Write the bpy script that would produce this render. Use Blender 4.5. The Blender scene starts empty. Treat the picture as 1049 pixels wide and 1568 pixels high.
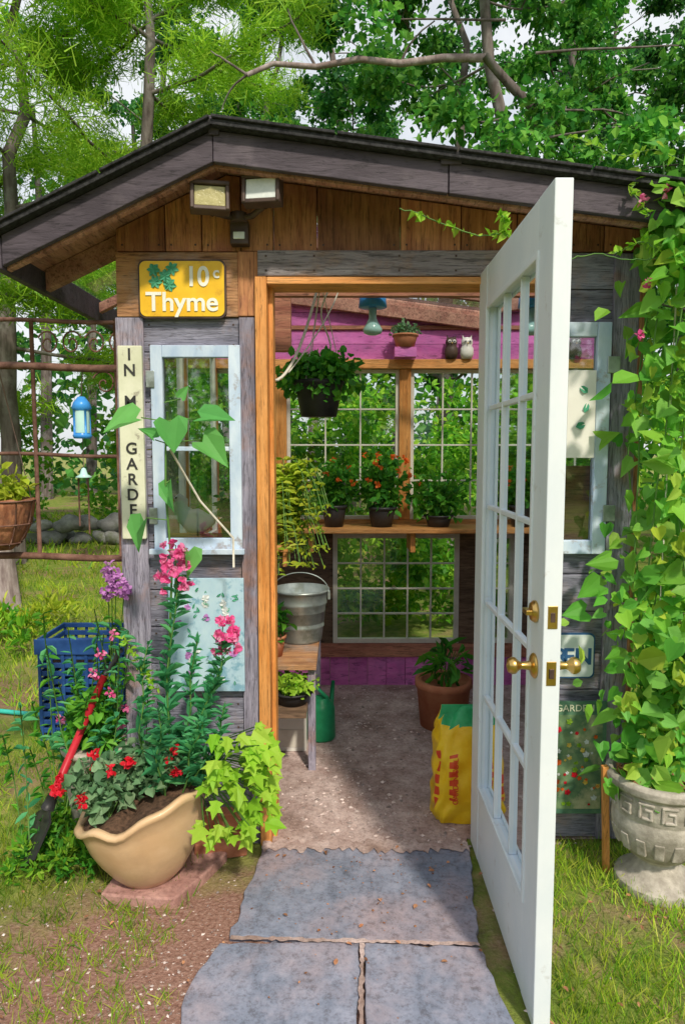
import bpy, math, random
import numpy as np
from mathutils import Vector, Euler
R=np.random.default_rng(7); random.seed(7)
scene=bpy.context.scene
# ------------------------------------------------------------------ materials
def newmat(name):
    m=bpy.data.materials.new(name); m.use_nodes=True
    nt=m.node_tree; nt.nodes.clear()
    return m,nt,nt.nodes.new('ShaderNodeOutputMaterial')
def c4(c): return (c[0],c[1],c[2],1)
def N(nt,t,**k):
    n=nt.nodes.new(t)
    for a,b in k.items(): setattr(n,a,b)
    return n
def ramp(nt,stops):
    r=nt.nodes.new('ShaderNodeValToRGB'); e=r.color_ramp.elements
    while len(e)<len(stops): e.new(.5)
    for i,(p,c) in enumerate(stops): e[i].position=p; e[i].color=c4(c)
    return r
def mixc(nt,a,b,f,mode='MIX'):
    n=nt.nodes.new('ShaderNodeMix'); n.data_type='RGBA'; n.blend_type=mode
    for s,i in ((f,0),(a,6),(b,7)):
        if hasattr(s,'is_output'): nt.links.new(s,n.inputs[i])
        else: n.inputs[i].default_value=s if i==0 else c4(s)
    return n.outputs[2]
def noise(nt,vec,scale=5,detail=5,rough=.6,dist=0):
    n=nt.nodes.new('ShaderNodeTexNoise'); n.inputs['Scale'].default_value=scale
    n.inputs['Detail'].default_value=detail; n.inputs['Roughness'].default_value=rough
    n.inputs['Distortion'].default_value=dist
    nt.links.new(vec,n.inputs['Vector']); return n.outputs[0]
def pm(name,c1,c2,sc=(5,5,5),rough=.7,bump=.3,isl=0.,metal=0,c3=None,c3scale=3,spec=.3,coat=0,lo=.35,hi=.65,c3lo=.5,c3hi=.65,grain=0,speck=0):
    m,nt,out=newmat(name)
    tc=N(nt,'ShaderNodeTexCoord'); mp=N(nt,'ShaderNodeMapping'); mp.inputs['Scale'].default_value=sc
    nt.links.new(tc.outputs['Object'],mp.inputs[0])
    geo=N(nt,'ShaderNodeNewGeometry')
    add=N(nt,'ShaderNodeVectorMath',operation='ADD'); mul=N(nt,'ShaderNodeMath',operation='MULTIPLY'); mul.inputs[1].default_value=37.
    nt.links.new(geo.outputs['Random Per Island'],mul.inputs[0])
    nt.links.new(mp.outputs[0],add.inputs[0]); nt.links.new(mul.outputs[0],add.inputs[1])
    nz=noise(nt,add.outputs[0],1,7,.62,.4 if grain else 0)
    rp=ramp(nt,[(lo,c1),(hi,c2)]); nt.links.new(nz,rp.inputs[0]); col=rp.outputs[0]
    hgt=nz
    if c3 is not None:
        n2=noise(nt,tc.outputs['Object'],c3scale,6,.65)
        r2=ramp(nt,[(c3lo,(0,0,0)),(c3hi,(1,1,1))]); nt.links.new(n2,r2.inputs[0])
        col=mixc(nt,col,c3,r2.outputs[0])
    if grain:
        n3=noise(nt,add.outputs[0],4.2,4,.7,.8); v=1-grain
        r3=ramp(nt,[(.36,(v*.6,v*.6,v*.6)),(.45,(v+.1,)*3),(.53,(1,1,1))]); nt.links.new(n3,r3.inputs[0])
        col=mixc(nt,col,r3.outputs[0],1.0,'MULTIPLY'); hgt=n3
        n4=noise(nt,tc.outputs['Object'],2.3,5,.7); mr4=N(nt,'ShaderNodeMapRange'); mr4.inputs[1].default_value=.3; mr4.inputs[2].default_value=.7; mr4.inputs[3].default_value=.78; mr4.inputs[4].default_value=1.25
        nt.links.new(n4,mr4.inputs[0]); h4=N(nt,'ShaderNodeHueSaturation'); nt.links.new(mr4.outputs[0],h4.inputs['Value']); nt.links.new(col,h4.inputs['Color']); col=h4.outputs[0]
    if speck:
        n5=noise(nt,tc.outputs['Object'],speck,6,.8); r5=ramp(nt,[(.35,(.6,.56,.54)),(.5,(1,1,1)),(.66,(1.22,1.2,1.18))]); nt.links.new(n5,r5.inputs[0])
        col=mixc(nt,col,r5.outputs[0],1.0,'MULTIPLY')
    if isl:
        h=N(nt,'ShaderNodeHueSaturation'); mr=N(nt,'ShaderNodeMapRange')
        mr.inputs[3].default_value=1-isl; mr.inputs[4].default_value=1+isl
        nt.links.new(geo.outputs['Random Per Island'],mr.inputs[0]); nt.links.new(mr.outputs[0],h.inputs['Value'])
        nt.links.new(col,h.inputs['Color']); col=h.outputs[0]
    b=N(nt,'ShaderNodeBsdfPrincipled'); nt.links.new(col,b.inputs['Base Color'])
    b.inputs['Roughness'].default_value=rough; b.inputs['Metallic'].default_value=metal
    b.inputs['Specular IOR Level'].default_value=spec; b.inputs['Coat Weight'].default_value=coat
    if bump:
        bp=N(nt,'ShaderNodeBump'); bp.inputs['Strength'].default_value=bump; bp.inputs['Distance'].default_value=.01
        nt.links.new(hgt,bp.inputs['Height']); nt.links.new(bp.outputs[0],b.inputs['Normal'])
    nt.links.new(b.outputs[0],out.inputs[0]); return m
def leafmat(name,cols,var=.45,vs=1.2,trans=.35,rough=.5):
    m,nt,out=newmat(name)
    geo=N(nt,'ShaderNodeNewGeometry')
    n=len(cols); rp=ramp(nt,[(i/(n-1) if n>1 else 0,c) for i,c in enumerate(cols)])
    nt.links.new(geo.outputs['Random Per Island'],rp.inputs[0])
    nz=noise(nt,geo.outputs['Position'],vs,4,.6)
    mr=N(nt,'ShaderNodeMapRange'); mr.inputs[1].default_value=.32; mr.inputs[2].default_value=.68
    mr.inputs[3].default_value=1-var; mr.inputs[4].default_value=1+var
    nt.links.new(nz,mr.inputs[0])
    h=N(nt,'ShaderNodeHueSaturation'); nt.links.new(mr.outputs[0],h.inputs['Value']); nt.links.new(rp.outputs[0],h.inputs['Color'])
    b=N(nt,'ShaderNodeBsdfPrincipled'); b.inputs['Roughness'].default_value=rough; b.inputs['Specular IOR Level'].default_value=.25
    nt.links.new(h.outputs[0],b.inputs['Base Color'])
    t=N(nt,'ShaderNodeBsdfTranslucent'); nt.links.new(h.outputs[0],t.inputs[0])
    mx=N(nt,'ShaderNodeMixShader'); mx.inputs[0].default_value=trans
    nt.links.new(b.outputs[0],mx.inputs[1]); nt.links.new(t.outputs[0],mx.inputs[2]); nt.links.new(mx.outputs[0],out.inputs[0])
    return m
def glassmat(name,tint=(.93,.97,.98),refl=1.0):
    m,nt,out=newmat(name)
    t=N(nt,'ShaderNodeBsdfTransparent'); t.inputs[0].default_value=c4(tint)
    g=N(nt,'ShaderNodeBsdfGlossy'); g.inputs['Roughness'].default_value=.03; g.inputs[0].default_value=(.9,.95,1,1)
    f=N(nt,'ShaderNodeFresnel'); f.inputs[0].default_value=1.5
    mu=N(nt,'ShaderNodeMath',operation='MULTIPLY'); mu.inputs[1].default_value=refl; mu.use_clamp=True; nt.links.new(f.outputs[0],mu.inputs[0])
    mx=N(nt,'ShaderNodeMixShader'); nt.links.new(mu.outputs[0],mx.inputs[0]); nt.links.new(t.outputs[0],mx.inputs[1]); nt.links.new(g.outputs[0],mx.inputs[2])
    nt.links.new(mx.outputs[0],out.inputs[0]); return m

M={}
M['greyH']=pm('weathered_grey_boards',(.18,.18,.24),(.36,.36,.46),(3,30,38),.85,.7,.28,c3=(.37,.26,.22),c3scale=4,c3lo=.50,c3hi=.70,grain=.30)
M['greyV']=pm('weathered_grey_trim',(.19,.18,.24),(.38,.36,.46),(38,38,3),.85,.7,.22,c3=(.36,.20,.15),c3scale=4,c3lo=.5,c3hi=.7,grain=.30)
M['lintel']=pm('weathered_lintel_timber',(.22,.19,.20),(.40,.36,.38),(3,30,38),.85,.7,.1,c3=(.38,.24,.16),c3scale=5,c3lo=.5,c3hi=.7,grain=.35)
M['brownV']=pm('brown_gable_boards',(.32,.12,.055),(.56,.27,.12),(28,28,2.2),.7,.4,.4,c3=(.28,.10,.07),c3scale=3,grain=.26)
M['brownH']=pm('brown_boards',(.40,.19,.09),(.60,.33,.16),(2.4,30,30),.7,.5,.3,c3=(.42,.30,.24),c3scale=4,grain=.32)
M['orangeV']=pm('orange_stained_jamb',(.58,.22,.05),(.78,.37,.12),(40,40,2.5),.5,.3,.15,grain=.2)
M['orangeH']=pm('orange_stained_rail',(.54,.22,.06),(.72,.36,.13),(2.5,40,40),.55,.3,.2,grain=.25)
M['fascia']=pm('fascia_paint',(.050,.040,.052),(.090,.074,.094),(3,20,20),.65,.3,.1,c3=(.12,.10,.115),c3scale=7,c3lo=.55,c3hi=.8,grain=.15)
M['soffit']=pm('soffit_wood',(.30,.13,.10),(.50,.27,.20),(20,3,20),.7,.4,.2,grain=.3)
M['shingle']=pm('roof_shingles',(.012,.012,.014),(.05,.05,.055),(60,60,60),.9,.5,.2)
M['purple']=pm('magenta_paint',(.58,.12,.44),(.74,.22,.58),(3,12,12),.6,.35,.2,c3=(.50,.15,.44),c3scale=5,grain=.12)
M['redbeam']=pm('red_brown_beam',(.36,.13,.09),(.54,.25,.16),(2.4,30,30),.65,.4,.2,grain=.3)
M['dark']=pm('dark_wood',(.12,.075,.05),(.26,.17,.11),(3,20,20),.7,.4,.3,grain=.3)
M['white']=pm('white_door_paint',(.66,.73,.80),(.76,.81,.86),(4,4,3),.4,.10,.02,c3=(.50,.50,.50),c3scale=14,c3lo=.62,c3hi=.75)
M['bluewhite']=pm('pale_blue_window_paint',(.38,.50,.68),(.60,.70,.82),(14,14,5),.55,.25,.1,c3=(.33,.33,.36),c3scale=18,c3lo=.58,c3hi=.68)
M['cream']=pm('cream_sign_paint',(.58,.60,.44),(.74,.75,.60),(12,12,9),.6,.15,.04,c3=(.35,.33,.26),c3scale=25,c3lo=.60,c3hi=.70)
M['yellow']=pm('yellow_sign_enamel',(.76,.43,.02),(.86,.55,.03),(7,7,7),.4,.1,0,c3=(.5,.25,.03),c3scale=14,c3lo=.60,c3hi=.75)
M['black']=pm('black_plastic',(.02,.02,.022),(.04,.04,.045),(10,10,10),.45,.1)
M['blackletter']=pm('black_letter_paint',(.02,.02,.02),(.05,.05,.05),(10,10,10),.6,0)
M['whiteletter']=pm('white_letter_paint',(.75,.78,.7),(.85,.85,.8),(10,10,10),.6,0)
M['greenpaint']=pm('green_sign_paint',(.05,.28,.16),(.1,.42,.26),(20,20,20),.6,0)
M['glass']=glassmat('window_glass')
M['frontglass']=glassmat('old_front_window_glass',(.80,.88,.86),4.0)
M['doorglass']=glassmat('double_door_glass',(.82,.90,.94),1.5)
M['clear']=glassmat('added_clear_roof',(.95,.97,.97),.4)
M['muntin']=pm('window_muntin_paint',(.60,.57,.50),(.76,.73,.66),(9,9,9),.6,.1)
M['brass']=pm('brass',(.55,.35,.1),(.75,.5,.18),(12,12,12),.28,.05,0,1)
M['galv']=pm('galvanised_steel',(.26,.31,.31),(.48,.53,.51),(9,9,9),.4,.2,0,.6,c3=(.22,.25,.22),c3scale=12)
M['terra']=pm('terracotta',(.42,.14,.07),(.56,.24,.13),(9,9,9),.8,.2)
M['potcream']=pm('cream_glazed_pot',(.58,.38,.21),(.68,.48,.29),(5,5,8),.35,.1,0,coat=.25,c3=(.46,.31,.19),c3scale=5,c3lo=.5,c3hi=.8)
M['concrete']=pm('urn_concrete',(.32,.29,.25),(.54,.50,.44),(22,22,22),.9,.6,0,c3=(.23,.21,.17),c3scale=9,c3lo=.5,c3hi=.7)
M['soil']=pm('potting_soil',(.04,.024,.015),(.14,.08,.05),(60,60,60),.95,.9)
M['mulch']=pm('bark_mulch',(.25,.10,.05),(.46,.24,.13),(30,30,30),.9,.6,.5)
M['slab']=pm('bluestone',(.15,.18,.25),(.28,.30,.39),(9,9,9),.8,.4,.12,c3=(.36,.28,.30),c3scale=2.6,c3lo=.45,c3hi=.72,lo=.3,hi=.7,speck=40)
M['pink']=pm('pink_sandstone',(.32,.17,.15),(.46,.27,.24),(9,9,9),.85,.4,speck=50)
M['brick']=pm('brick',(.36,.12,.06),(.50,.20,.12),(30,30,30),.85,.5,.2)
M['floor']=pm('shed_floor_gravel',(.34,.24,.22),(.56,.45,.43),(9,9,9),.95,1.0,0,c3=(.22,.15,.125),c3scale=2.6,c3lo=.48,c3hi=.66,speck=60)
M['pebble']=pm('gravel_stones',(.32,.24,.22),(.62,.53,.51),(30,30,30),.9,.2,.55)
M['rust']=pm('rusty_iron',(.09,.04,.03),(.22,.12,.09),(25,25,25),.85,.4,.2)
M['coir']=pm('coir_liner',(.22,.08,.04),(.42,.19,.10),(40,40,14),.95,.9,.1,c3=(.14,.07,.05),c3scale=20)
M['blue']=pm('cobalt_blue_enamel',(.03,.20,.62),(.06,.32,.76),(9,9,9),.3,.05)
M['navy']=pm('blue_plastic_crate',(.012,.05,.20),(.03,.10,.32),(9,9,9),.45,.1)
M['red']=pm('red_paint',(.42,.015,.03),(.6,.03,.05),(9,9,9),.4,.05)
M['bagyellow']=pm('yellow_plastic_bag',(.78,.48,.01),(.85,.60,.03),(14,14,14),.35,.7)
M['baggreen']=pm('green_bag_print',(.02,.3,.10),(.04,.42,.16),(15,15,15),.35,.3)
M['bagred']=pm('red_bag_print',(.6,.05,.02),(.7,.10,.03),(15,15,15),.35,.3)
M['cangreen']=pm('green_plastic_can',(.015,.26,.11),(.03,.38,.17),(10,10,10),.4,.1)
M['hose']=pm('teal_hose',(.03,.42,.36),(.05,.5,.43),(10,10,10),.4,.05)
M['rope']=pm('white_rope',(.55,.52,.45),(.72,.68,.6),(80,80,80),.9,.3)
M['whitecer']=pm('white_ceramic',(.72,.71,.67),(.80,.79,.75),(10,10,10),.3,.05)
M['bark']=pm('tree_bark',(.07,.055,.05),(.19,.165,.155),(14,14,2.2),.95,.9,.1,c3=(.25,.24,.23),c3scale=2.5)
M['barkpale']=pm('pale_bark',(.17,.13,.125),(.42,.36,.35),(18,18,4),.95,.9,0,c3=(.20,.15,.14),c3scale=4)
M['stem']=pm('green_stems',(.07,.18,.04),(.14,.28,.06),(20,20,5),.6,.1)
M['stone']=pm('field_stone',(.20,.20,.21),(.42,.42,.44),(5,5,5),.9,.6,.3,c3=(.16,.18,.12),c3scale=3)
M['poster']=pm('garden_poster_print',(.07,.15,.09),(.20,.30,.14),(14,14,14),.6,.05,0,c3=(.42,.42,.26),c3scale=9,c3lo=.52,c3hi=.66)
M['postergreen']=pm('poster_border',(.06,.15,.10),(.12,.24,.15),(20,20,20),.6,.05)
M['artblue']=pm('pale_blue_art_print',(.32,.50,.64),(.48,.64,.73),(9,9,7),.5,.05,0,c3=(.20,.38,.50),c3scale=15,c3lo=.53,c3hi=.62)
M['platewhite']=pm('licence_plate_white',(.6,.68,.7),(.72,.78,.78),(12,12,12),.4,.05)
M['plateblue']=pm('licence_plate_lettering',(.02,.08,.2),(.04,.12,.28),(12,12,12),.4,.05)
M['lensY']=pm('flood_lens_amber',(.34,.31,.14),(.46,.42,.20),(40,40,40),.15,.2)
M['lensW']=pm('flood_lens_clear',(.62,.67,.67),(.74,.78,.77),(40,40,40),.12,.2)
M['bronze']=pm('bronze_housing',(.05,.03,.025),(.10,.065,.05),(15,15,15),.45,.05)
M['teal']=pm('teal_glass',(.35,.6,.6),(.5,.75,.72),(9,9,9),.12,.0)
L_dec=leafmat('deciduous_leaves',[(.03,.16,.03),(.06,.26,.035),(.12,.37,.045),(.22,.48,.07)],.55,.75,.45)
L_dark=leafmat('forest_leaves',[(.025,.14,.045),(.05,.22,.05),(.10,.32,.06),(.17,.42,.08)],.6,.35,.45)
L_pine=leafmat('pine_needles',[(.17,.40,.02),(.28,.54,.03),(.42,.64,.05)],.35,.8,.4)
L_bush=leafmat('shrub_leaves',[(.06,.24,.02),(.13,.40,.03),(.24,.52,.04),(.38,.60,.05)],.5,1.6,.45)
L_bean=leafmat('bean_leaves',[(.10,.38,.05),(.17,.50,.06),(.30,.60,.06),(.20,.52,.11),(.50,.63,.06)],.25,4,.45)
L_big=leafmat('young_bean_leaves',[(.10,.40,.10),(.20,.52,.13)],.15,5,.4)
L_lime=leafmat('lime_leaves',[(.24,.54,.03),(.36,.64,.05),(.44,.64,.08)],.15,6,.45)
L_blue=leafmat('snapdragon_leaves',[(.05,.27,.12),(.08,.38,.16),(.15,.48,.18)],.3,6,.4)
L_fern=leafmat('golden_fern',[(.26,.42,.03),(.42,.55,.04),(.52,.57,.06)],.25,6,.45)
L_mid=leafmat('potted_leaves',[(.04,.20,.03),(.08,.33,.03),(.18,.47,.04)],.35,6,.4)
L_ger=leafmat('geranium_leaves',[(.08,.20,.09),(.16,.31,.15),(.26,.40,.22)],.3,8,.3)
L_grass=leafmat('grass_blades',[(.10,.26,.02),(.22,.42,.03),(.40,.54,.04),(.50,.50,.10)],.5,1.3,.4)
L_pinkf=leafmat('pink_petals',[(.78,.07,.30),(.85,.16,.42),(.9,.36,.58)],.1,8,.35)
L_redf=leafmat('red_petals',[(.6,.01,.02),(.75,.02,.05)],.1,8,.3)
L_orf=leafmat('orange_petals',[(.78,.13,.02),(.88,.2,.03)],.1,8,.3)
L_yel=leafmat('yellow_petals',[(.75,.5,.05),(.8,.65,.2)],.1,8,.2)
L_lilac=leafmat('lilac_petals',[(.48,.18,.52),(.64,.32,.68)],.1,8,.3)
L_whitef=leafmat('white_petals',[(.7,.75,.75),(.8,.82,.82)],.1,8,.2)
# ------------------------------------------------------------------ geometry kit
class Geo:
    def __init__(s): s.V=[];s.F=[];s.n=0;s.mats=[]
    def mi(s,m):
        if m not in s.mats: s.mats.append(m)
        return s.mats.index(m)
    def add(s,V,F,mat,smooth=False):
        V=np.asarray(V,float).reshape(-1,3); F=np.asarray(F,int)
        s.V.append(V); s.F.append((F+s.n,s.mi(mat),smooth)); s.n+=len(V)
    def box(s,x0,x1,y0,y1,z0,z1,mat):
        V=[(x,y,z) for x in (x0,x1) for y in (y0,y1) for z in (z0,z1)]
        s.add(V,[(0,1,3,2),(4,6,7,5),(0,4,5,1),(2,3,7,6),(0,2,6,4),(1,5,7,3)],mat)
    def obox(s,c,dx,dy,dz,mat,rot=(0,0,0)):
        E=Euler(rot).to_matrix()
        V=[tuple(Vector(c)+E@Vector((x*dx/2,y*dy/2,z*dz/2))) for x in (-1,1) for y in (-1,1) for z in (-1,1)]
        s.add(V,[(0,1,3,2),(4,6,7,5),(0,4,5,1),(2,3,7,6),(0,2,6,4),(1,5,7,3)],mat)
    def prismY(s,poly,y0,y1,mat):
        n=len(poly); V=[(x,y0,z) for x,z in poly]+[(x,y1,z) for x,z in poly]
        s.add(V,[list(range(n))],mat); k=s.n-2*n
        s.F.append((np.array([list(range(2*n-1,n-1,-1))])+k,s.mi(mat),False))
        s.F.append((np.array([(i,i+n,(i+1)%n+n,(i+1)%n) for i in range(n)])+k,s.mi(mat),False))
    def prismZ(s,poly,z0,z1,mat):
        n=len(poly); V=[(x,y,z0) for x,y in poly]+[(x,y,z1) for x,y in poly]
        s.add(V,[list(range(n-1,-1,-1))],mat); k=s.n-2*n
        s.F.append((np.array([list(range(n,2*n))])+k,s.mi(mat),False))
        s.F.append((np.array([(i,(i+1)%n,(i+1)%n+n,i+n) for i in range(n)])+k,s.mi(mat),False))
    def tube(s,pts,r,mat,n=8,smooth=True):
        P=np.asarray(pts,float); m=len(P); r=np.broadcast_to(np.asarray(r,float),(m,))
        T=np.gradient(P,axis=0); T/=np.linalg.norm(T,axis=1)[:,None]+1e-9
        up=np.array([0,0,1.]) if abs(T[:,2]).mean()<.8 else np.array([1.,0,0])
        A=np.cross(T,up); A/=np.linalg.norm(A,axis=1)[:,None]+1e-9; B=np.cross(T,A)
        a=np.linspace(0,2*np.pi,n,endpoint=False)
        V=P[:,None]+r[:,None,None]*(np.cos(a)[None,:,None]*A[:,None]+np.sin(a)[None,:,None]*B[:,None])
        V=V.reshape(-1,3)
        F=[(i*n+j,i*n+(j+1)%n,(i+1)*n+(j+1)%n,(i+1)*n+j) for i in range(m-1) for j in range(n)]
        s.add(V,F,mat,smooth); k=s.n-m*n
        s.F.append((np.array([list(range(n))])+k,s.mi(mat),False)); s.F.append((np.array([[(m-1)*n+i for i in range(n-1,-1,-1)]])+k,s.mi(mat),False))
    def lathe(s,prof,c,mat,n=40,fn=None,sx=1,sy=1):
        a=np.linspace(0,2*np.pi,n,endpoint=False); V=[]
        for r,z in prof:
            for t in a: V.append((c[0]+r*sx*math.cos(t),c[1]+r*sy*math.sin(t),c[2]+z))
        V=np.array(V)
        if fn is not None: V=fn(V)
        m=len(prof)
        F=[(i*n+j,i*n+(j+1)%n,(i+1)*n+(j+1)%n,(i+1)*n+j) for i in range(m-1) for j in range(n)]
        s.add(V,F,mat,True)
    def build(s,name,parent=None,bevel=0,origin=None):
        V=np.concatenate(s.V)
        if parent is None and origin is None:
            lo=V.min(0);hi=V.max(0); origin=((lo[0]+hi[0])/2,(lo[1]+hi[1])/2,lo[2])
        if origin is None: origin=(0,0,0)
        V=V-np.array(origin)
        me=bpy.data.meshes.new(name); me.vertices.add(len(V)); me.vertices.foreach_set('co',V.ravel())
        nl=sum(f.size for f,_,_ in s.F); npoly=sum(len(f) for f,_,_ in s.F)
        me.loops.add(nl); me.polygons.add(npoly)
        me.loops.foreach_set('vertex_index',np.concatenate([f.ravel() for f,_,_ in s.F]).astype(np.int32))
        st=[];mi=[];sm=[];o=0
        for f,m,q in s.F:
            k=f.shape[1]; st.append(o+np.arange(len(f))*k); o+=f.size; mi.append(np.full(len(f),m)); sm.append(np.full(len(f),q))
        me.polygons.foreach_set('loop_start',np.concatenate(st).astype(np.int32))
        me.polygons.foreach_set('material_index',np.concatenate(mi).astype(np.int32))
        me.polygons.foreach_set('use_smooth',np.concatenate(sm).astype(bool))
        for m in s.mats: me.materials.append(m)
        me.update(calc_edges=True); me.validate()
        ob=bpy.data.objects.new(name,me); scene.collection.objects.link(ob); ob.location=origin
        if parent: ob.parent=parent
        if bevel:
            b=ob.modifiers.new('bevel','BEVEL'); b.width=bevel; b.segments=2; b.limit_method='ANGLE'; b.angle_limit=.6
        return ob
def empty(name,parent=None):
    e=bpy.data.objects.new(name,None); scene.collection.objects.link(e); e.empty_display_size=.2
    if parent: e.parent=parent
    return e
TE={'rhomb':([(0,0,0),(-.5,.45,.1),(0,1,-.05),(.5,.45,.1)],[(0,1,2,3)]),
 'oval':([(0,0,0),(-.38,.3,.1),(-.32,.68,.08),(0,1,-.08),(.32,.68,.08),(.38,.3,.1)],[(0,1,2,3),(0,3,4,5)]),
 'heart':([(0,.12,0),(-.25,-.03,.06),(-.46,.15,.14),(-.38,.52,.10),(0,1,-.22),(.38,.52,.10),(.46,.15,.14),(.25,-.03,.06)],[(0,1,2,3,4),(0,4,5,6,7)]),
 'lobed':([(0,0,0),(-.42,.12,.05),(-.25,.32,.08),(-.5,.6,.02),(-.2,.62,.06),(0,1,-.1),(.2,.62,.06),(.5,.6,.02),(.25,.32,.08),(.42,.12,.05)],[(0,1,2,3,4,5),(0,5,6,7,8,9)]),
 'needle':([(-.5,0,0),(.5,0,0),(.15,1,0),(-.15,1,0)],[(0,1,2,3)])}
def leaves(g,P,D,Nn,S,t,w,mat):
    tv,tf=TE[t]; tv=np.array(tv,float); tf=np.array(tf)
    P=np.asarray(P,float);n=len(P)
    if n==0: return
    D=D/(np.linalg.norm(D,axis=1)[:,None]+1e-9)
    X=np.cross(D,Nn); X/=np.linalg.norm(X,axis=1)[:,None]+1e-9; Z=np.cross(X,D)
    S=np.broadcast_to(np.asarray(S,float),(n,)); curl=R.uniform(.3,2.2,n); ww=w*R.uniform(.8,1.15,n)
    V=P[:,None]+S[:,None,None]*(tv[None,:,0:1]*ww[:,None,None]*X[:,None]+tv[None,:,1:2]*D[:,None]+tv[None,:,2:3]*curl[:,None,None]*Z[:,None])
    k=len(tv); F=(np.arange(n)*k)[:,None,None]+tf[None]
    g.add(V.reshape(-1,3),F.reshape(-1,tf.shape[1]),mat)
def rnd(n): 
    v=R.normal(size=(n,3)); return v/np.linalg.norm(v,axis=1)[:,None]
def blob(g,c,rad,n,size,t,w,mat,droop=-.2,upn=.8,shell=.5):
    d=rnd(n); r=(shell+(1-shell)*R.random(n))*R.random(n)**.25
    P=np.array(c)+d*r[:,None]*np.array(rad)
    D=d*.6+rnd(n)*.9+np.array([0,0,droop]); Nn=rnd(n)+np.array([0,0,upn])+d*.4
    leaves(g,P,D,Nn,size*(.6+.8*R.random(n)),t,w,mat)
def ellip(g,c,rx,ry,rz,mat,n=16,m=10):
    prof=[(math.sin(math.pi*i/m)*1+1e-4,-math.cos(math.pi*i/m)) for i in range(m+1)]
    g.lathe([(r,z*rz) for r,z in prof],c,mat,n,sx=rx,sy=ry)
def text(body,loc,size,mat,parent,name,ext=.0015,off=0,rotz=0,sx=1,rx=math.pi/2,ry=0):
    cu=bpy.data.curves.new(name,'FONT'); cu.body=body; cu.size=size; cu.extrude=ext; cu.offset=off
    cu.align_x='CENTER'; cu.align_y='CENTER'; cu.materials.append(mat)
    o=bpy.data.objects.new(name,cu); scene.collection.objects.link(o); o.location=loc; o.rotation_euler=(rx,ry,rotz); o.scale=(sx,1,1)
    if parent: o.parent=parent
    return o
# ------------------------------------------------------------------ ground
def ground():
    m,nt,out=newmat('ground_grass_and_dirt')
    tc=N(nt,'ShaderNodeNewGeometry'); pos=tc.outputs['Position']
    n1=noise(nt,pos,1.1,6,.65); n2=noise(nt,pos,9,7,.7); n3=noise(nt,pos,70,5,.7)
    gr=ramp(nt,[(.32,(.10,.16,.03)),(.5,(.20,.27,.05)),(.66,(.36,.34,.11))]); nt.links.new(n2,gr.inputs[0])
    dr=ramp(nt,[(.3,(.19,.09,.065)),(.55,(.36,.21,.165)),(.75,(.50,.35,.30))]); nt.links.new(n3,dr.inputs[0])
    mp=N(nt,'ShaderNodeMapping'); mp.vector_type='POINT'; mp.inputs['Location'].default_value=(.45/.75,.95/.75,0); mp.inputs['Scale'].default_value=(1/.75,1/.75,0)
    nt.links.new(pos,mp.inputs[0]); ln=N(nt,'ShaderNodeVectorMath',operation='LENGTH'); nt.links.new(mp.outputs[0],ln.inputs[0])
    ad=N(nt,'ShaderNodeMath',operation='ADD'); nt.links.new(ln.outputs['Value'],ad.inputs[0]); nt.links.new(n2,ad.inputs[1])
    rr=ramp(nt,[(.0,(1,1,1)),(1,(0,0,0))]); mr=N(nt,'ShaderNodeMapRange'); mr.inputs[1].default_value=1.3; mr.inputs[2].default_value=1.75
    nt.links.new(ad.outputs[0],mr.inputs[0]); nt.links.new(mr.outputs[0],rr.inputs[0])
    pr=ramp(nt,[(.50,(0,0,0)),(.60,(.8,.8,.8))]); nt.links.new(n1,pr.inputs[0])
    col=mixc(nt,gr.outputs[0],dr.outputs[0],pr.outputs[0]); col=mixc(nt,col,dr.outputs[0],rr.outputs[0])
    b=N(nt,'ShaderNodeBsdfPrincipled'); b.inputs['Roughness'].default_value=.95; b.inputs['Specular IOR Level'].default_value=.1
    nt.links.new(col,b.inputs['Base Color'])
    bp=N(nt,'ShaderNodeBump'); bp.inputs['Strength'].default_value=.9; bp.inputs['Distance'].default_value=.015; nt.links.new(n3,bp.inputs['Height']); nt.links.new(bp.outputs[0],b.inputs['Normal'])
    nt.links.new(b.outputs[0],out.inputs[0])
    g=Geo(); a=np.linspace(0,2*np.pi,64,endpoint=False)
    rs=[0.5,3,10,40,150,400]; V=[(0,0,0)]+[(r*math.cos(t),r*math.sin(t),0) for r in rs for t in a]
    g.add(V,[(0,1+j,1+(j+1)%64) for j in range(64)],m)
    g.F.append((np.array([(1+i*64+j,1+(i+1)*64+j,1+(i+1)*64+(j+1)%64,1+i*64+(j+1)%64) for i in range(len(rs)-1) for j in range(64)]),0,False))
    g.build('ground',origin=(0,0,0))
ground()
g=Geo(); g.prismZ([(-.74,.02),(-.30,.02),(-.28,-.06),(.46,-.06),(.48,.02),(1.0,.02),(1.0,1.76),(-.74,1.76)],-.02,.006,M['floor']); g.build('gravel_floor',origin=(0,0,0))
def scatter_stones(name,n,fn,smin,smax,mat):
    g=Geo(); oc=np.array([(1,0,0),(-1,0,0),(0,1,0),(0,-1,0),(0,0,1),(0,0,-1)],float)
    tf=np.array([(0,2,4),(2,1,4),(1,3,4),(3,0,4),(2,0,5),(1,2,5),(3,1,5),(0,3,5)])
    P=fn(n); S=smin+(smax-smin)*R.random(len(P))**4
    V=[]
    for p,s in zip(P,S):
        a=R.random()*6.28; c,q=math.cos(a),math.sin(a); o=oc*np.array([s,s*(.5+.5*R.random()),s*.45])*(1+.25*R.normal(size=(6,1)))
        o=np.stack([o[:,0]*c-o[:,1]*q,o[:,0]*q+o[:,1]*c,o[:,2]],1); V.append(o+p)
    V=np.concatenate(V); F=((np.arange(len(P))*6)[:,None,None]+tf[None]).reshape(-1,3); g.add(V,F,mat); return g.build(name)
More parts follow.
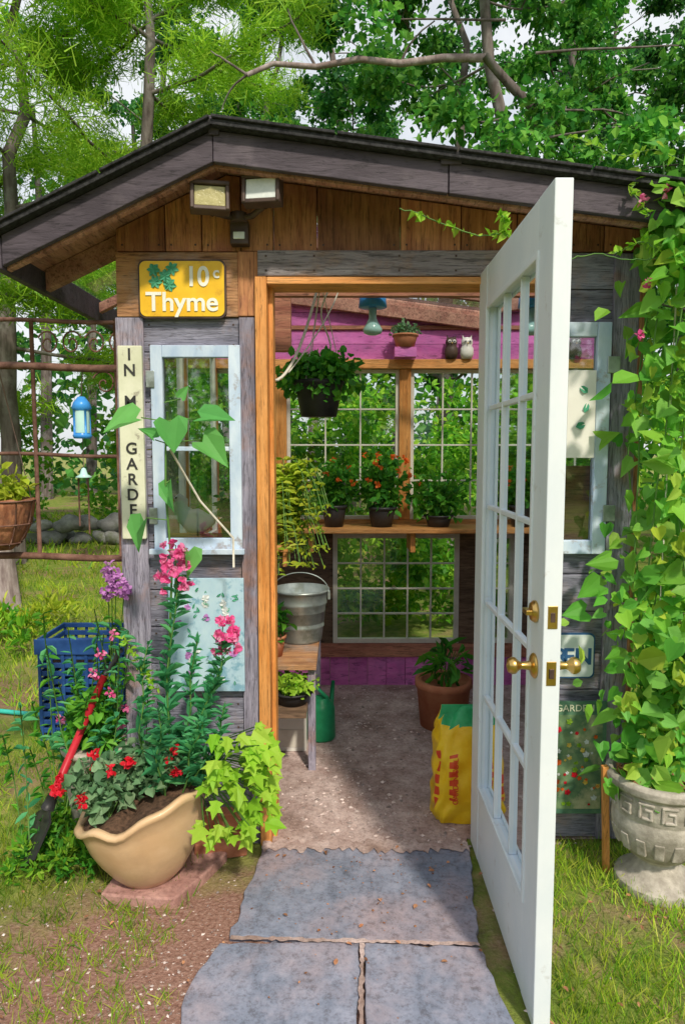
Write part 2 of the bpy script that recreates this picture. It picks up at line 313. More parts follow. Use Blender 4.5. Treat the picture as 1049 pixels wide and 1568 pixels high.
def fp(n):
    P=np.zeros((n,3)); P[:,0]=R.uniform(-.6,.95,n);P[:,1]=R.uniform(-.05,1.72,n);P[:,2]=.007
    c=np.sin(P[:,0]*9+1)+np.sin(P[:,1]*7+P[:,0]*4)+R.normal(size=n)*.8; return P[c>-.4]
scatter_stones('gravel',6500,fp,.002,.014,M['pebble'])
def fp2(n):
    P=np.zeros((n,3)); P[:,0]=R.normal(-.45,.35,n);P[:,1]=R.normal(-.75,.35,n);P[:,2]=.002; P=P[~((P[:,0]>-.36)&(P[:,0]<.48))]; return P
scatter_stones('loose_pebbles',2200,fp2,.002,.008,M['pebble'])
def fp3(n):
    P=np.zeros((n,3)); P[:,0]=R.normal(.05,.25,n);P[:,1]=R.normal(-.2,.25,n);P[:,2]=.021; P=P[(P[:,0]>-.3)&(P[:,0]<.42)&(P[:,1]<-.09)&(P[:,1]>-1.1)&(abs(P[:,1]+.56)>.03)]; return P
scatter_stones('grit',420,fp3,.0015,.006,M['mulch'])
g=Geo()
for (x0,y0,x1,y1,w) in ((-.34,-.547,.41,-.575,.012),(.06,-.57,.03,-1.25,.010),(-.3,-.06,.47,-.065,.05)):
    n=60; t=np.linspace(0,1,n); X=x0+(x1-x0)*t; Y=y0+(y1-y0)*t; nx,ny=-(y1-y0),(x1-x0); L_=math.hypot(nx,ny); nx/=L_; ny/=L_
    a=w*R.uniform(.2,1,n); b=w*R.uniform(.2,1,n); V=np.concatenate([np.stack([X+nx*a,Y+ny*a,t*0+.0225],1),np.stack([X-nx*b,Y-ny*b,t*0+.0225],1)])
    g.add(V,[(i,i+1,i+1+n,i+n) for i in range(n-1)],M['floor'])
g.build('joint_dirt')
def slab(poly,z=.018):
    g=Geo(); P=[]
    for i in range(len(poly)):
        a=np.array(poly[i]);b=np.array(poly[(i+1)%len(poly)])
        m=max(2,int(np.linalg.norm(b-a)/.035))
        for k in range(m):
            p=a+(b-a)*k/m
            if k: p=p+R.normal(size=2)*.004
            P.append(tuple(p))
    g.prismZ(P,-.02,z,M['slab']); g.build('paving_slab',bevel=.004)
slab([(-.345,-.535),(.41,-.565),(.475,-.07),(-.30,-.065)])
slab([(-.37,-.56),(.052,-.555),(.022,-1.25),(-.42,-1.25),(-.41,-.95),(-.43,-.76)],.016)
slab([(.068,-.565),(.41,-.585),(.50,-1.25),(.038,-1.25)],.02)
def grass():
    g=Geo()
    def area(n,x0,x1,y0,y1,h,wd,th=-.7):
        P=np.zeros((n,3)); P[:,0]=R.uniform(x0,x1,n);P[:,1]=R.uniform(y0,y1,n)
        cx=np.sin(P[:,0]*7.3+np.sin(P[:,1]*5.1)*2)+np.sin(P[:,1]*8.7+P[:,0]*3.1)+.8*np.sin(P[:,0]*19+P[:,1]*13)
        keep=(cx+R.normal(size=n)*1.1)>th
        q=np.hypot((P[:,0]+.45)/.66,(P[:,1]+.9)/.62); keep&=(q+R.normal(size=n)*.16)>.98
        keep&=~((P[:,0]>-.47)&(P[:,0]<.56)&(P[:,1]<0))
        keep&=~((P[:,0]>-.86)&(P[:,0]<1.08)&(P[:,1]>-.03)&(P[:,1]<1.85))
        P=P[keep]; n=len(P)
        D=np.stack([R.normal(size=n)*.5,R.normal(size=n)*.5,np.ones(n)],1)
        Nn=rnd(n)*np.array([1,1,.1]); leaves(g,P,D,Nn,h*(.35+.9*R.random(n)),'needle',wd,L_grass)
    area(36000,-2.2,-.5,-1.6,1.2,.05,.07); area(48000,.5,2.2,-1.6,1.0,.05,.075,-1.3)
    area(30000,-6,-.9,1.2,6,.075,.12); area(9000,1.1,6,1,6,.08,.12); area(16000,-9,2,6,14,.12,.2)
    for i in range(220):
        x,y=R.normal(-.74,.2),R.uniform(-1.15,-.38)
        if x>-.46: continue
        n=R.integers(6,24); P=np.zeros((n,3)); P[:,0]=x+R.normal(size=n)*.016;P[:,1]=y+R.normal(size=n)*.016
        D=np.stack([R.normal(size=n)*.6,R.normal(size=n)*.6,np.ones(n)],1); leaves(g,P,D,rnd(n)*np.array([1,1,.1]),.03*(.5+R.random(n)),'needle',.09,L_grass)
    g.build('grass',origin=(0,0,0))
grass()
g=Geo(); n=150; P=np.stack([R.uniform(-1.3,1.4,n),R.uniform(-1.2,.2,n),np.full(n,.026)],1); leaves(g,P,rnd(n)*np.array([1,1,.15]),rnd(n)*.35+np.array([0,0,1]),R.uniform(.010,.024,n),'oval',.7,M['mulch']); g.build('fallen_leaves')
# ------------------------------------------------------------------ garden shed
shed=empty('garden_shed')
XR,ZR=-.41,2.515
def rt(x): return ZR-.4725*(XR-x) if x<XR else ZR-.130*(x-XR)
nails=Geo()
g=Geo(); edges=[-.805,-.63,-.50,-.36,-.245,-.09,.205,.42,.62,.80,.93,1.055]
for a,b in zip(edges[:-1],edges[1:]):
    a+=.002;b-=.002; o=random.uniform(0,.008)
    poly=[(a,2.203),(b,2.203),(b,rt(b)-.05)]+([(XR,rt(XR)-.05)] if a<XR<b else [])+[(a,rt(a)-.05)]
    g.prismY(poly,o,.04,M['brownV'])
    for x in (a+.02,b-.02): nails.obox((x,o-.0005,2.225),.006,.003,.006,M['bronze'])
g.build('gable_boards',shed,.002)
def cladding(g,x0,x1,rows,ops,y0,y1,mat):
    for (z0,z1) in rows:
        seg=[(x0,x1)]
        for (a,b,c,d) in ops:
            if z0<d-1e-4 and z1>c+1e-4:
                ns=[]
                for (s,e) in seg:
                    if a>s: ns.append((s,min(a,e)))
                    if b<e: ns.append((max(b,s),e))
                seg=ns
        for s,e in seg:
            o=random.uniform(0,.007); g.box(s,e,y0+o,y1,z0+.002,z1-.002,mat)
            for x in (s+.11,e-.02):
                for z in (z0+.025,z1-.025): nails.obox((x,y0+o-.0005,z),.006,.003,.006,M['bronze'])
g=Geo()
cladding(g,-.805,-.372,[(.02,.15),(.15,.29),(.29,.43),(.43,.57),(.57,.70),(.70,.84),(.84,.98),(.98,1.16),(1.16,1.33),(1.33,1.5),(1.5,1.67),(1.67,1.85),(1.85,1.972)],[(-.65,-.39,1.16,1.85)],0,.04,M['greyH'])
cladding(g,.535,1.055,[(.02,.16),(.16,.30),(.30,.45),(.45,.6),(.6,.74),(.74,.9),(.9,1.04),(1.04,1.14),(1.14,1.34),(1.34,1.54),(1.54,1.74),(1.74,1.94),(1.94,2.07),(2.07,2.2)],[(.58,.93,1.14,1.94)],0,.04,M['greyH'])
g.build('front_cladding',shed,.002)
g=Geo()
g.box(-.806,-.372,-.004,.04,1.974,2.198,M['brownH'])
g.build('brown_header_board',shed,.002)
g=Geo(); g.box(-.30,.62,-.022,.05,2.112,2.2,M['lintel']); g.build('lintel_beam',shed,.003)
for x in (-.27,-.1,.2,.4): nails.obox((x,-.0225,2.13),.007,.003,.007,M['bronze']); nails.obox((x,-.0225,2.18),.007,.003,.007,M['bronze'])
nails.build('nail_heads',shed)
g=Geo()
g.box(-.370,-.312,-.012,.045,.0,1.97,M['greyV']); g.box(-.812,-.712,-.010,.0,.02,1.97,M['greyV'])
g.box(.965,1.062,-.014,.0,.02,2.19,M['greyV']); g.box(1.056,1.075,-.02,.08,.02,2.2,M['brownV'])
g.box(-.372,-.30,-.008,.045,1.975,2.2,M['brownV'])
g.build('corner_trim',shed,.003)
g=Geo()
g.box(-.310,-.268,-.03,.11,.0,2.108,M['orangeV']); g.box(-.268,-.252,.03,.11,.0,2.085,M['orangeV'])
g.box(-.268,.515,-.026,.11,2.083,2.108,M['orangeH']); g.box(.515,.535,.0,.11,.0,2.083,M['orangeV'])
g.build('door_frame',shed,.003)
def grid(gf,gg,x0,x1,z0,z1,y,d,fw,nx,nz,mat,mm,mw=.014,ax='y',gm='glass'):
    def bx(a,b,c,e,f,h,m):
        if ax=='y': gf.box(a,b,c,e,f,h,m)
        else: gf.box(c,e,a,b,f,h,m)
    bx(x0,x0+fw,y,y+d,z0,z1,mat); bx(x1-fw,x1,y,y+d,z0,z1,mat)
    bx(x0+fw,x1-fw,y+.002,y+d-.002,z0,z0+fw,mat); bx(x0+fw,x1-fw,y+.002,y+d-.002,z1-fw,z1,mat)
    X0,X1,Z0,Z1=x0+fw,x1-fw,z0+fw,z1-fw
    for i in range(1,nx):
        c=X0+(X1-X0)*i/nx; bx(c-mw/2,c+mw/2,y+d*.2,y+d*.8,Z0,Z1,mm)
    for i in range(1,nz):
        c=Z0+(Z1-Z0)*i/nz; bx(X0,X1,y+d*.26,y+d*.74,c-mw/2,c+mw/2,mm)
    yc=y+d/2
    V=[(X0,yc,Z0),(X1,yc,Z0),(X1,yc,Z1),(X0,yc,Z1)]
    if ax=='x': V=[(b,a,c) for a,b,c in V]
    gg.add(V,[(0,1,2,3)],M[gm])
gf,gg=Geo(),Geo()
grid(gf,gg,-.685,-.365,1.135,1.87,-.03,.035,.042,1,2,M['bluewhite'],M['bluewhite'],.016,'y','frontglass')
gf.box(-.70,-.355,-.05,-.03,1.12,1.14,M['bluewhite'])
for z in (1.75,1.26): gf.box(-.70,-.67,-.036,-.031,z-.03,z+.03,M['galv'])
gf.build('front_window_frame',shed,.003)
gf=Geo(); grid(gf,gg,.56,.955,1.12,1.95,-.035,.04,.05,1,2,M['bluewhite'],M['bluewhite'],.03,'y','frontglass')
for z in (1.8,1.27): gf.box(.94,.985,-.042,-.036,z-.03,z+.03,M['galv'])
gf.box(.61,.92,.03,.05,1.16,1.44,M['brownH'])
gf.build('open_sash_frame',shed,.003)
gf=Geo()
for i in range(15): gf.box(-.8+i*.12+.001,-.8+(i+1)*.12-.001,1.76,1.80,.0,.19,M['purple'])
gf.box(-.8,1.0,1.745,1.80,.192,.278,M['redbeam'])
gf.box(-.8,-.06,1.76,1.80,.28,.98,M['dark']); gf.box(.735,1.0,1.76,1.80,.28,.98,M['dark'])
gf.box(-.8,1.0,1.75,1.80,.985,1.07,M['orangeH'])
gf.box(-.43,-.345,1.74,1.80,1.072,1.998,M['orangeV']); gf.box(.35,.42,1.74,1.80,1.072,1.998,M['orangeV'])
gf.box(-.8,1.0,1.72,1.80,2.0,2.055,M['orangeH'])
for k,(a,b) in enumerate([(2.057,2.15),(2.15,2.235),(2.262,2.34)]): gf.box(-.8 if k<2 else -.7,1.0,1.76,1.80,a+.001,b-.001,M['purple'])
gf.prismY([(-.7,2.342),(.98,2.342),(XR,rt(XR)-.05)],1.76,1.80,M['purple'])
gf.box(-.8,1.0,1.745,1.80,2.237,2.260,M['redbeam'])
grid(gf,gg,-.06,.735,.28,.98,1.755,.04,.028,5,4,M['muntin'],M['muntin'],.010)
grid(gf,gg,-.345,.35,1.072,1.998,1.765,.03,.022,3,4,M['muntin'],M['muntin'],.010)
grid(gf,gg,.42,1.0,1.072,1.998,1.765,.03,.022,3,4,M['muntin'],M['muntin'],.010)
grid(gf,gg,-.8,-.43,1.072,1.998,1.765,.03,.022,1,2,M['muntin'],M['muntin'],.010)
gf.build('back_wall',shed,.0015)
gf=Geo()
for (x0,x1) in ((-.805,-.765),(1.015,1.055)):
    for z in np.arange(.02,.98,.16): gf.box(x0,x1,.042,1.80,z+.001,z+.158,M['greyH'])
    for y in (.06,.9,1.74): gf.box(x0+.004,x1-.004,y-.03,y+.03,.982,2.24,M['orangeV'])
    gf.box(x0,x1,.042,1.80,2.1,2.27,M['brownH'])
    grid(gf,gg,.09,.87,.985,2.095,x0+.005,.03,.03,1,2,M['muntin'],M['muntin'],.012,'x')
    grid(gf,gg,.93,1.71,.985,2.095,x0+.005,.03,.03,1,2,M['muntin'],M['muntin'],.012,'x')
gf.build('side_walls',shed,.002)
g=Geo(); YF,YB=-.25,2.02
def slope(g,xa,xb,y0,y1,top,bot,mat):
    g.prismY([(xa,rt(xa)+bot),(xb,rt(xb)+bot),(xb,rt(xb)+top),(xa,rt(xa)+top)],y0,y1,mat)
def deck(g,ya,yb,top,bot,mat,xl,xr): slope(g,xl,XR,ya,yb,top,bot,mat); slope(g,XR,xr,ya,yb,top,bot,mat)
deck(g,YF+.03,.14,-.012,-.045,M['soffit'],-1.09,1.27); deck(g,1.72,YB,-.012,-.045,M['soffit'],-1.09,1.27)
g.build('roof_deck',shed)
g=Geo(); deck(g,.142,1.718,-.015,-.022,M['clear'],-1.1,1.28); g.build('added_clear_roof_panels',shed)  # unseen mid-roof made transparent, added to let more daylight into the interior
g=Geo()
deck(g,YF-.035,.14,.008,-.01,M['shingle'],-1.12,1.30); deck(g,1.72,YB+.02,.008,-.01,M['shingle'],-1.12,1.30)
for xa,xb in ((-1.12,-.76),(-.76,-.41),(-.41,-.02),(-.02,.36),(.36,.78),(.78,1.30)):
    slope(g,xa+.004,xb-.004,YF-.045,YF+.1,.018,.0085,M['shingle'])
g.build('roof_shingles',shed,.002)
g=Geo()
def fascia(xa,xb,y0,y1,mat,t=-.012,b=-.108): g.prismY([(xa,rt(xa)+b),(xb,rt(xb)+b),(xb,rt(xb)+t),(xa,rt(xa)+t)],y0,y1,mat)
fascia(-1.09,XR-.001,YF,YF+.025,M['fascia']); fascia(XR+.001,.335,YF,YF+.025,M['fascia']); fascia(.338,1.27,YF-.002,YF+.025,M['fascia'])
fascia(-1.09,XR,YF+.03,YF+.06,M['soffit'],-.046,-.115); fascia(XR,1.27,YF+.03,YF+.06,M['soffit'],-.046,-.115)
g.box(XR-.012,XR+.022,YF-.008,YF+.0,2.485,2.545,M['fascia']); g.box(.31,.375,YF-.012,YF-.003,2.395,2.43,M['fascia'])
g.box(-1.12,-1.092,YF,YB,2.075,2.175,M['fascia']); g.box(1.272,1.30,YF,YB,2.185,2.29,M['fascia'])
g.build('fascia_boards',shed,.003)
g=Geo()
for y in (.0,1.65):
    for xa,xb in ((-1.08,XR),(XR,1.26)): g.prismY([(xa,rt(xa)-.12),(xb,rt(xb)-.12),(xb,rt(xb)-.047),(xa,rt(xa)-.047)],y+.05,y+.09,M['soffit'])
for y in (.55,1.1):
    for xa,xb in ((-1.08,XR),(XR,1.26)): g.prismY([(xa,rt(xa)-.09),(xb,rt(xb)-.09),(xb,rt(xb)-.047),(xa,rt(xa)-.047)],y+.05,y+.085,M['soffit'])
g.box(-.76,1.01,.62,.66,2.185,2.22,M['redbeam'])
g.box(XR-.02,XR+.02,.14,1.7,2.3,2.4,M['brownH'])
g.box(-.36,-.26,1.0,1.06,2.0,2.4,M['redbeam'])
g.build('rafters',shed,.002)
g=Geo()
g.box(-.30,1.0,1.42,1.74,1.022,1.045,M['orangeH'])
for x in (-.2,.4,.9): g.box(x,x+.03,1.5,1.74,.9,1.02,M['orangeV'])
g.build('potting_shelf',shed,.002)
g=Geo()
g.box(-.76,-.12,.55,1.35,.495,.52,M['brownH']); g.box(-.76,-.16,.42,.80,.32,.34,M['dark'])
for x,y in ((-.16,.58),(-.16,1.3),(-.7,.58),(-.7,1.3)): g.box(x,x+.035,y,y+.035,.0,.494,M['greyV'])
g.box(-.76,-.21,.22,.44,1.09,1.115,M['orangeH']); g.box(-.24,-.225,.22,.44,1.03,1.089,M['orangeH'])
g.build('potting_bench',shed,.002)
# door
door=empty('door',shed); DX0,DX1=.488,.532; DY=-.87; DZ0,DZ1=.012,2.12
g=Geo()
g.box(DX0,DX1,DY,DY+.125,DZ0,DZ1,M['white']); g.box(DX0,DX1,-.135,-.008,DZ0,DZ1,M['white'])
g.box(DX0+.001,DX1-.001,DY+.125,-.135,DZ1-.14,DZ1-.0005,M['white']); g.box(DX0+.001,DX1-.001,DY+.125,-.135,DZ0+.0005,.285,M['white'])
ya,yb,za,zb=DY+.125,-.135,.285,DZ1-.14
for x0,x1 in ((DX0-.004,DX0+.008),(DX1-.008,DX1+.004)):
    g.box(x0,x1,ya-.010,ya+.008,za-.010,zb+.010,M['white']); g.box(x0,x1,yb-.008,yb+.010,za-.010,zb+.010,M['white'])
    g.box(x0+.001,x1-.001,ya+.008,yb-.008,za-.010,za+.008,M['white']); g.box(x0+.001,x1-.001,ya+.008,yb-.008,zb-.008,zb+.010,M['white'])
for i in (1,2):
    c=ya+(yb-ya)*i/3; g.box(.498,.522,c-.006,c+.006,za,zb,M['white'])
for i in (1,2,3,4):
    c=za+(zb-za)*i/5; g.box(.500,.520,ya+.008,yb-.008,c-.008,c+.008,M['white'])
g.build('door_leaf',door,.003)
g=Geo(); g.add([(.51,ya,za),(.51,yb,za),(.51,yb,zb),(.51,ya,zb)],[(0,1,2,3)],M['doorglass']); g.build('door_glass',door)
gg.build('window_glass',shed)
g=Geo()
def lathex(g,prof,c,mat,sgn=1,n=24):
    a=np.linspace(0,2*np.pi,n,endpoint=False)
    V=[(c[0]+sgn*x,c[1]+r*math.cos(t),c[2]+r*math.sin(t)) for r,x in prof for t in a]; m=len(prof)
    g.add(V,[(i*n+j,i*n+(j+1)%n,(i+1)*n+(j+1)%n,(i+1)*n+j) for i in range(m-1) for j in range(n)],mat,True)
kn=[(.0,-.001),(.032,0),(.032,.004),(.026,.009),(.012,.012),(.009,.035),(.013,.042),(.021,.05),(.022,.058),(.017,.068),(.0,.073)]
lathex(g,kn,(DX0,DY+.065,.95),M['brass'],-1); lathex(g,kn,(DX1,DY+.065,.95),M['brass'],1)
db=[(0,-.001),(.028,0),(.028,.006),(.022,.014),(.01,.016),(0,.016)]
lathex(g,db,(DX0,DY+.065,1.09),M['brass'],-1); lathex(g,db,(DX1,DY+.065,1.09),M['brass'],1)
g.box(DX0-.03,DX0-.014,DY+.045,DY+.085,1.084,1.096,M['brass'])
for z,h in ((.95,.03),(1.09,.028)):
    g.box(.498,.522,DY-.002,DY+.001,z-h,z+h,M['brass']); g.box(.504,.516,DY-.006 if h>.029 else DY-.003,DY,z-.012,z+.012,M['bronze'])
for z in (.25,1.05,1.9): g.box(DX1-.002,DX1+.006,-.012,.0,z-.05,z+.05,M['brass'])
g.build('door_hardware',door,.001)
# ------------------------------------------------------------------ wall-mounted things
g=Geo()
g.box(-.392,-.328,-.045,.0,2.215,2.295,M['bronze']); g.box(-.38,-.34,-.052,-.045,2.23,2.255,M['lensW'])
g.lathe([(0,-.02),(.03,-.02),(.03,.012),(0,.012)],(-.36,-.05,2.305),M['bronze'],20)
for cx,cz,rz,lm in ((-.437,2.325,.18,'lensY'),(-.262,2.348,-.15,'lensW')):
    g.tube([(-.36,-.05,2.30),(-.36+(cx+.36)*.5,-.07,2.30),(cx,-.12,cz-.03)],.011,M['bronze'])
    g.obox((cx,-.165,cz),.128,.05,.094,M['bronze'],(-.1,0,rz)); g.obox((cx,-.135,cz),.09,.045,.07,M['bronze'],(-.1,0,rz))
    dx,dy=math.sin(rz),-math.cos(rz)
    g.obox((cx+dx*.027,-.165+dy*.027,cz-.002),.100,.006,.066,M[lm],(-.1,0,rz))
    for s in (-1,1):
        g.obox((cx+dx*.029,-.165+dy*.029,cz+s*.040),.128,.012,.014,M['bronze'],(-.1,0,rz))
        g.obox((cx+dx*.029+s*.057*math.cos(rz),-.165+dy*.029+s*.057*math.sin(rz),cz),.012,.012,.09,M['bronze'],(-.1,0,rz))
g.build('flood_light',None,.003)
sg=empty('thyme_sign')
def rrect(x0,x1,z0,z1,r,n=6):
    P=[]
    for cx,cz,a0 in ((x1-r,z0+r,-90),(x1-r,z1-r,0),(x0+r,z1-r,90),(x0+r,z0+r,180)):
        for i in range(n+1):
            a=math.radians(a0+90*i/n); P.append((cx+r*math.cos(a),cz+r*math.sin(a)))
    return P
g=Geo(); g.prismY(rrect(-.722,-.412,1.965,2.168,.025),-.022,-.006,M['bronze']); g.prismY(rrect(-.716,-.418,1.971,2.162,.022),-.025,-.0222,M['yellow']); g.build('sign_board',sg)
text('Thyme',(-.567,-.027,2.018),.092,M['whiteletter'],sg,'lettering_thyme',.0015,.0016)
text('10',(-.512,-.027,2.105),.095,M['whiteletter'],sg,'lettering_price',.0015,.002,0,.9); text('c',(-.445,-.027,2.12),.055,M['whiteletter'],sg,'lettering_cent',.0015,.001)
g=Geo()
for (cx,cz) in ((-.665,2.13),(-.625,2.11),(-.66,2.09),(-.60,2.135),(-.61,2.08)):
    n=6; a=np.arange(n)*1.05+R.random(); P=np.tile([cx,-.028,cz],(n,1)); leaves(g,P,np.stack([np.cos(a),a*0,np.sin(a)],1),np.tile([0,-1.,.0],(n,1)),.026,'oval',.8,M['greenpaint'])
g.tube([(-.67,-.027,2.07),(-.63,-.027,2.10),(-.59,-.027,2.14)],.0015,M['greenpaint'],5)
g.build('painted_thyme_sprig',sg)
gs=empty('garden_sign'); g=Geo(); g.box(-.80,-.713,-.034,-.014,1.175,1.868,M['cream']); g.build('sign_board',gs,.004)
for i,ch in enumerate('IN MY GARDEN'):
    if ch!=' ': text(ch,(-.757,-.0355,1.835-i*.0555),.058,M['blackletter'],gs,'letter',.001,.0009)
ap=empty('floral_art_panel'); g=Geo(); g.box(-.64,-.362,-.032,-.018,.605,1.03,M['artblue']); 
g.build('panel',ap,.002)
g=Geo()
for i in range(16):
    x,z=R.uniform(-.61,-.40),R.uniform(.64,1.0)
    for k in range(5):
        a=k*1.257+i; leaves(g,np.array([(x,-.034,z)]),np.array([(math.cos(a),0,math.sin(a))]),np.array([(0,-1.,0)]),R.uniform(.010,.02),'oval',1.1,L_whitef if i%3 else L_lilac)
n=45; P=np.stack([R.uniform(-.62,-.38,n),np.full(n,-.0335),R.uniform(.62,1.01,n)],1); leaves(g,P,rnd(n)*np.array([1,.05,1]),np.tile([0,-1.,0],(n,1)),.024,'oval',.4,M['greenpaint'])
g.build('painted_flowers',ap)
lp=empty('licence_plate'); g=Geo(); g.prismY(rrect(.72,.932,.655,.825,.02),-.03,-.022,M['plateblue']); g.prismY(rrect(.726,.926,.661,.819,.018),-.032,-.0301,M['platewhite']); g.build('plate',lp)
text('EN',(.868,-.033,.735),.085,M['plateblue'],lp,'lettering',.001,.002); text('GR',(.775,-.033,.735),.085,M['plateblue'],lp,'lettering',.001,.002)
pp=empty('garden_poster')
g=Geo(); g.box(.74,.985,-.03,-.018,.13,.565,M['postergreen']); g.box(.755,.97,-.032,-.0305,.15,.515,M['poster']); g.build('poster_sheet',pp,.001)
g=Geo()
for i in range(60):
    x,z=R.uniform(.765,.96),R.uniform(.165,.495); m_=[L_redf,L_yel,L_orf,L_whitef,L_lime][i%5]; s_=R.uniform(.005,.014)
    for k in range(5):
        a=k*1.257+i; leaves(g,np.array([(x,-.0345,z)]),np.array([(math.cos(a),0,math.sin(a))]),np.array([(0,-1.,0)]),s_,'oval',1.1,m_)
g.build('printed_flowers',pp); text('GARDEN',(.865,-.0325,.54),.036,M['cream'],pp,'lettering',.001,0)
g=Geo(); g.box(.80,.90,-.046,-.040,1.47,1.78,M['whitecer']); leaves(g,np.array([(.83,-.0475,1.58),(.86,-.0475,1.63),(.87,-.0475,1.7)]),np.array([(1,0,.3),(.3,0,1),(-1,0,.8)]),np.tile([0,-1.,0],(3,1)),.04,'oval',.8,M['greenpaint']); g.build('notice_card',None,.001)
# ------------------------------------------------------------------ interior objects
def plantmesh(name,c,potr,poth,potmat,crown,n,size,t,w,lm,fl=None,nf=0,fs=.02,hang=0):
    g=Geo(); x,y,z=c
    g.lathe([(0,0),(potr*.72,0),(potr*.95,poth*.85),(potr*.95,poth*.86),(potr*1.06,poth*.87),(potr*1.06,poth),(potr*.95,poth),(potr*.93,poth*.9),(0,poth*.88)],c,potmat,28)
    cr=np.array(crown); cc=(x,y,z+poth+cr[2]*.6)
    for k in range(14):
        d=rnd(1)[0]; g.tube([(x,y,z+poth*.9),(x+d[0]*cr[0]*.4,y+d[1]*cr[1]*.4,z+poth+cr[2]*.6),(x+d[0]*cr[0]*.8,y+d[1]*cr[1]*.8,z+poth+cr[2]*(.8+.5*abs(d[2])))],.0025,M['stem'],5)
    blob(g,cc,cr,n,size,t,w,lm,shell=.3)
    if hang: blob(g,(x,y,z+poth),(cr[0]*1.05,cr[1]*1.05,hang),n//3,size,t,w,lm,droop=-1,shell=.8)
    if fl is not None:
        for k in range(nf):
            d=rnd(1)[0]; d[2]=abs(d[2])*.9; d[1]=-abs(d[1]); p=np.array(cc)+d*cr*1.02
            blob(g,p,(fs,fs,fs*.8),14,fs*1.1,'oval',1.1,fl)
    return g.build(name)
plantmesh('potted_marigold',(-.05,1.58,1.046),.075,.13,M['black'],(.17,.13,.18),420,.045,'oval',.8,L_mid,L_orf,6,.015)
plantmesh('potted_marigold',(.235,1.58,1.046),.085,.12,M['black'],(.21,.14,.22),560,.045,'oval',.8,L_mid,L_orf,12,.015)
plantmesh('potted_herb',(.575,1.58,1.046),.085,.07,M['black'],(.20,.13,.18),440,.045,'oval',.8,L_mid)
plantmesh('potted_lily',(.56,1.13,.008),.135,.25,M['terra'],(.13,.13,.14),60,.12,'oval',.2,L_mid)
g=Geo(); g.lathe([(.1,0),(.125,.005),(.145,.22),(.155,.225),(.155,.26),(.135,.26)],(.55,1.13,0.0),M['terra'],30); g.build('terracotta_pot')
g=Geo(); bc=(-.10,.42,1.64)
g.lathe([(0,0),(.075,0),(.1,.13),(.108,.135),(.108,.15),(.095,.15),(.09,.13),(0,.13)],bc,M['black'],28)
blob(g,(-.10,.42,1.84),(.18,.14,.08),760,.035,'oval',.9,L_mid); blob(g,(-.10,.42,1.78),(.195,.15,.07),280,.035,'oval',.9,L_mid,droop=-1,shell=.8)
for a in (0,2.1,4.2): g.tube([(bc[0]+.1*math.cos(a),bc[1]+.1*math.sin(a),1.79),(bc[0]+.01,bc[1],2.2)],.002,M['rope'],5)
g.tube([(bc[0]+.01,bc[1],2.2),(bc[0]+.01,bc[1],2.42)],.004,M['bronze'],6)
g.build('hanging_basket')
g=Geo()
t=np.linspace(0,1,14)
g.tube([(-.262+.19*a,.12+.3*a,1.76+.55*a**1.8) for a in t],.006,M['rope'],6)
g.tube([(-.07+.02*math.sin(a*9),.42+.02*a,2.28-.4*a) for a in t],.004,M['rope'],6)
g.tube([(.0-.21*a+.0,.5-.3*a,2.25-.45*a**.7) for a in t],.003,M['rope'],6)
g.build('rope')
g=Geo(); c=(.14,.74,2.04)
g.lathe([(0,.2),(.05,.2),(.062,.19),(.062,.15),(.066,.12),(.05,.118),(0,.118)],c,M['blue'],24)
g.lathe([(0,.117),(.018,.117),(.018,.07),(.03,.045),(.045,.02),(.042,.003),(.02,-.006),(0,-.008)],c,M['teal'],24)
g.tube([(c[0],c[1],c[2]+.2),(c[0],c[1],2.42)],.004,M['rope'],6)
g.build('hanging_lamp')
plantmesh('wall_planter',(.375,1.66,2.115),.075,.075,M['terra'],(.11,.06,.05),120,.035,'oval',.6,L_ger)
g=Geo(); g.tube([(.30,1.66,2.19),(.375,1.70,2.30),(.45,1.66,2.19)],.003,M['bronze'],5); g.box(.31,.44,1.62,1.72,2.057,2.114,M['purple']); g.build('planter_bracket')
def owl(x,m1):
    g=Geo(); z=2.057
    g.lathe([(0,0),(.032,0),(.042,.03),(.04,.06),(.03,.078),(.036,.092),(.034,.112),(.02,.126),(0,.13)],(x,1.72,z),m1,20,sy=.8)
    for s in (-1,1):
        ellip(g,(x+s*.014,1.692,z+.1),.011,.006,.011,M['whitecer'],10,6); ellip(g,(x+s*.014,1.686,z+.1),.005,.004,.005,M['black'],8,5)
        g.tube([(x+s*.02,1.72,z+.115),(x+s*.028,1.72,z+.142)],[.009,.001],m1,6)
    g.tube([(x,1.69,z+.09),(x,1.68,z+.082)],[.005,.001],M['brass'],6)
    g.build('owl_figurine')
owl(.66,M['bronze']); owl(.755,M['whitecer'])
g=Geo(); fz=1.116
g.lathe([(0,0),(.05,0),(.07,.1),(.066,.1),(0,.09)],(-.28,.34,fz),M['terra'],20)
for k in range(76):
    a=R.uniform(-2.6,1.6); ln=R.uniform(.10,.27); up=R.uniform(.05,.42); s=np.linspace(0,1,9)
    px=-.26+np.cos(a)*ln*s*.9; py=.34+np.sin(a)*ln*s*.6; pz=fz+.1+up*np.sin(s*2.0)*.9-.26*s**2
    pts=np.stack([px,py,pz],1); g.tube(pts,.0016,M['stem'],4)
    Tn=np.gradient(pts,axis=0); sd=np.cross(Tn,[0,0,1.]); sd/=np.linalg.norm(sd,axis=1)[:,None]+1e-6
    for sg_ in (-1,1): leaves(g,pts,sd*sg_+Tn*2+rnd(9)*.3,np.tile([0,-.5,1.],(9,1))+rnd(9)*.6,.056*(1.1-s*.5),'oval',.55,L_fern)
g.build('golden_fern')
plantmesh('potted_seedlings',(-.23,.56,.342),.09,.06,M['black'],(.13,.14,.05),240,.032,'oval',.8,L_lime)
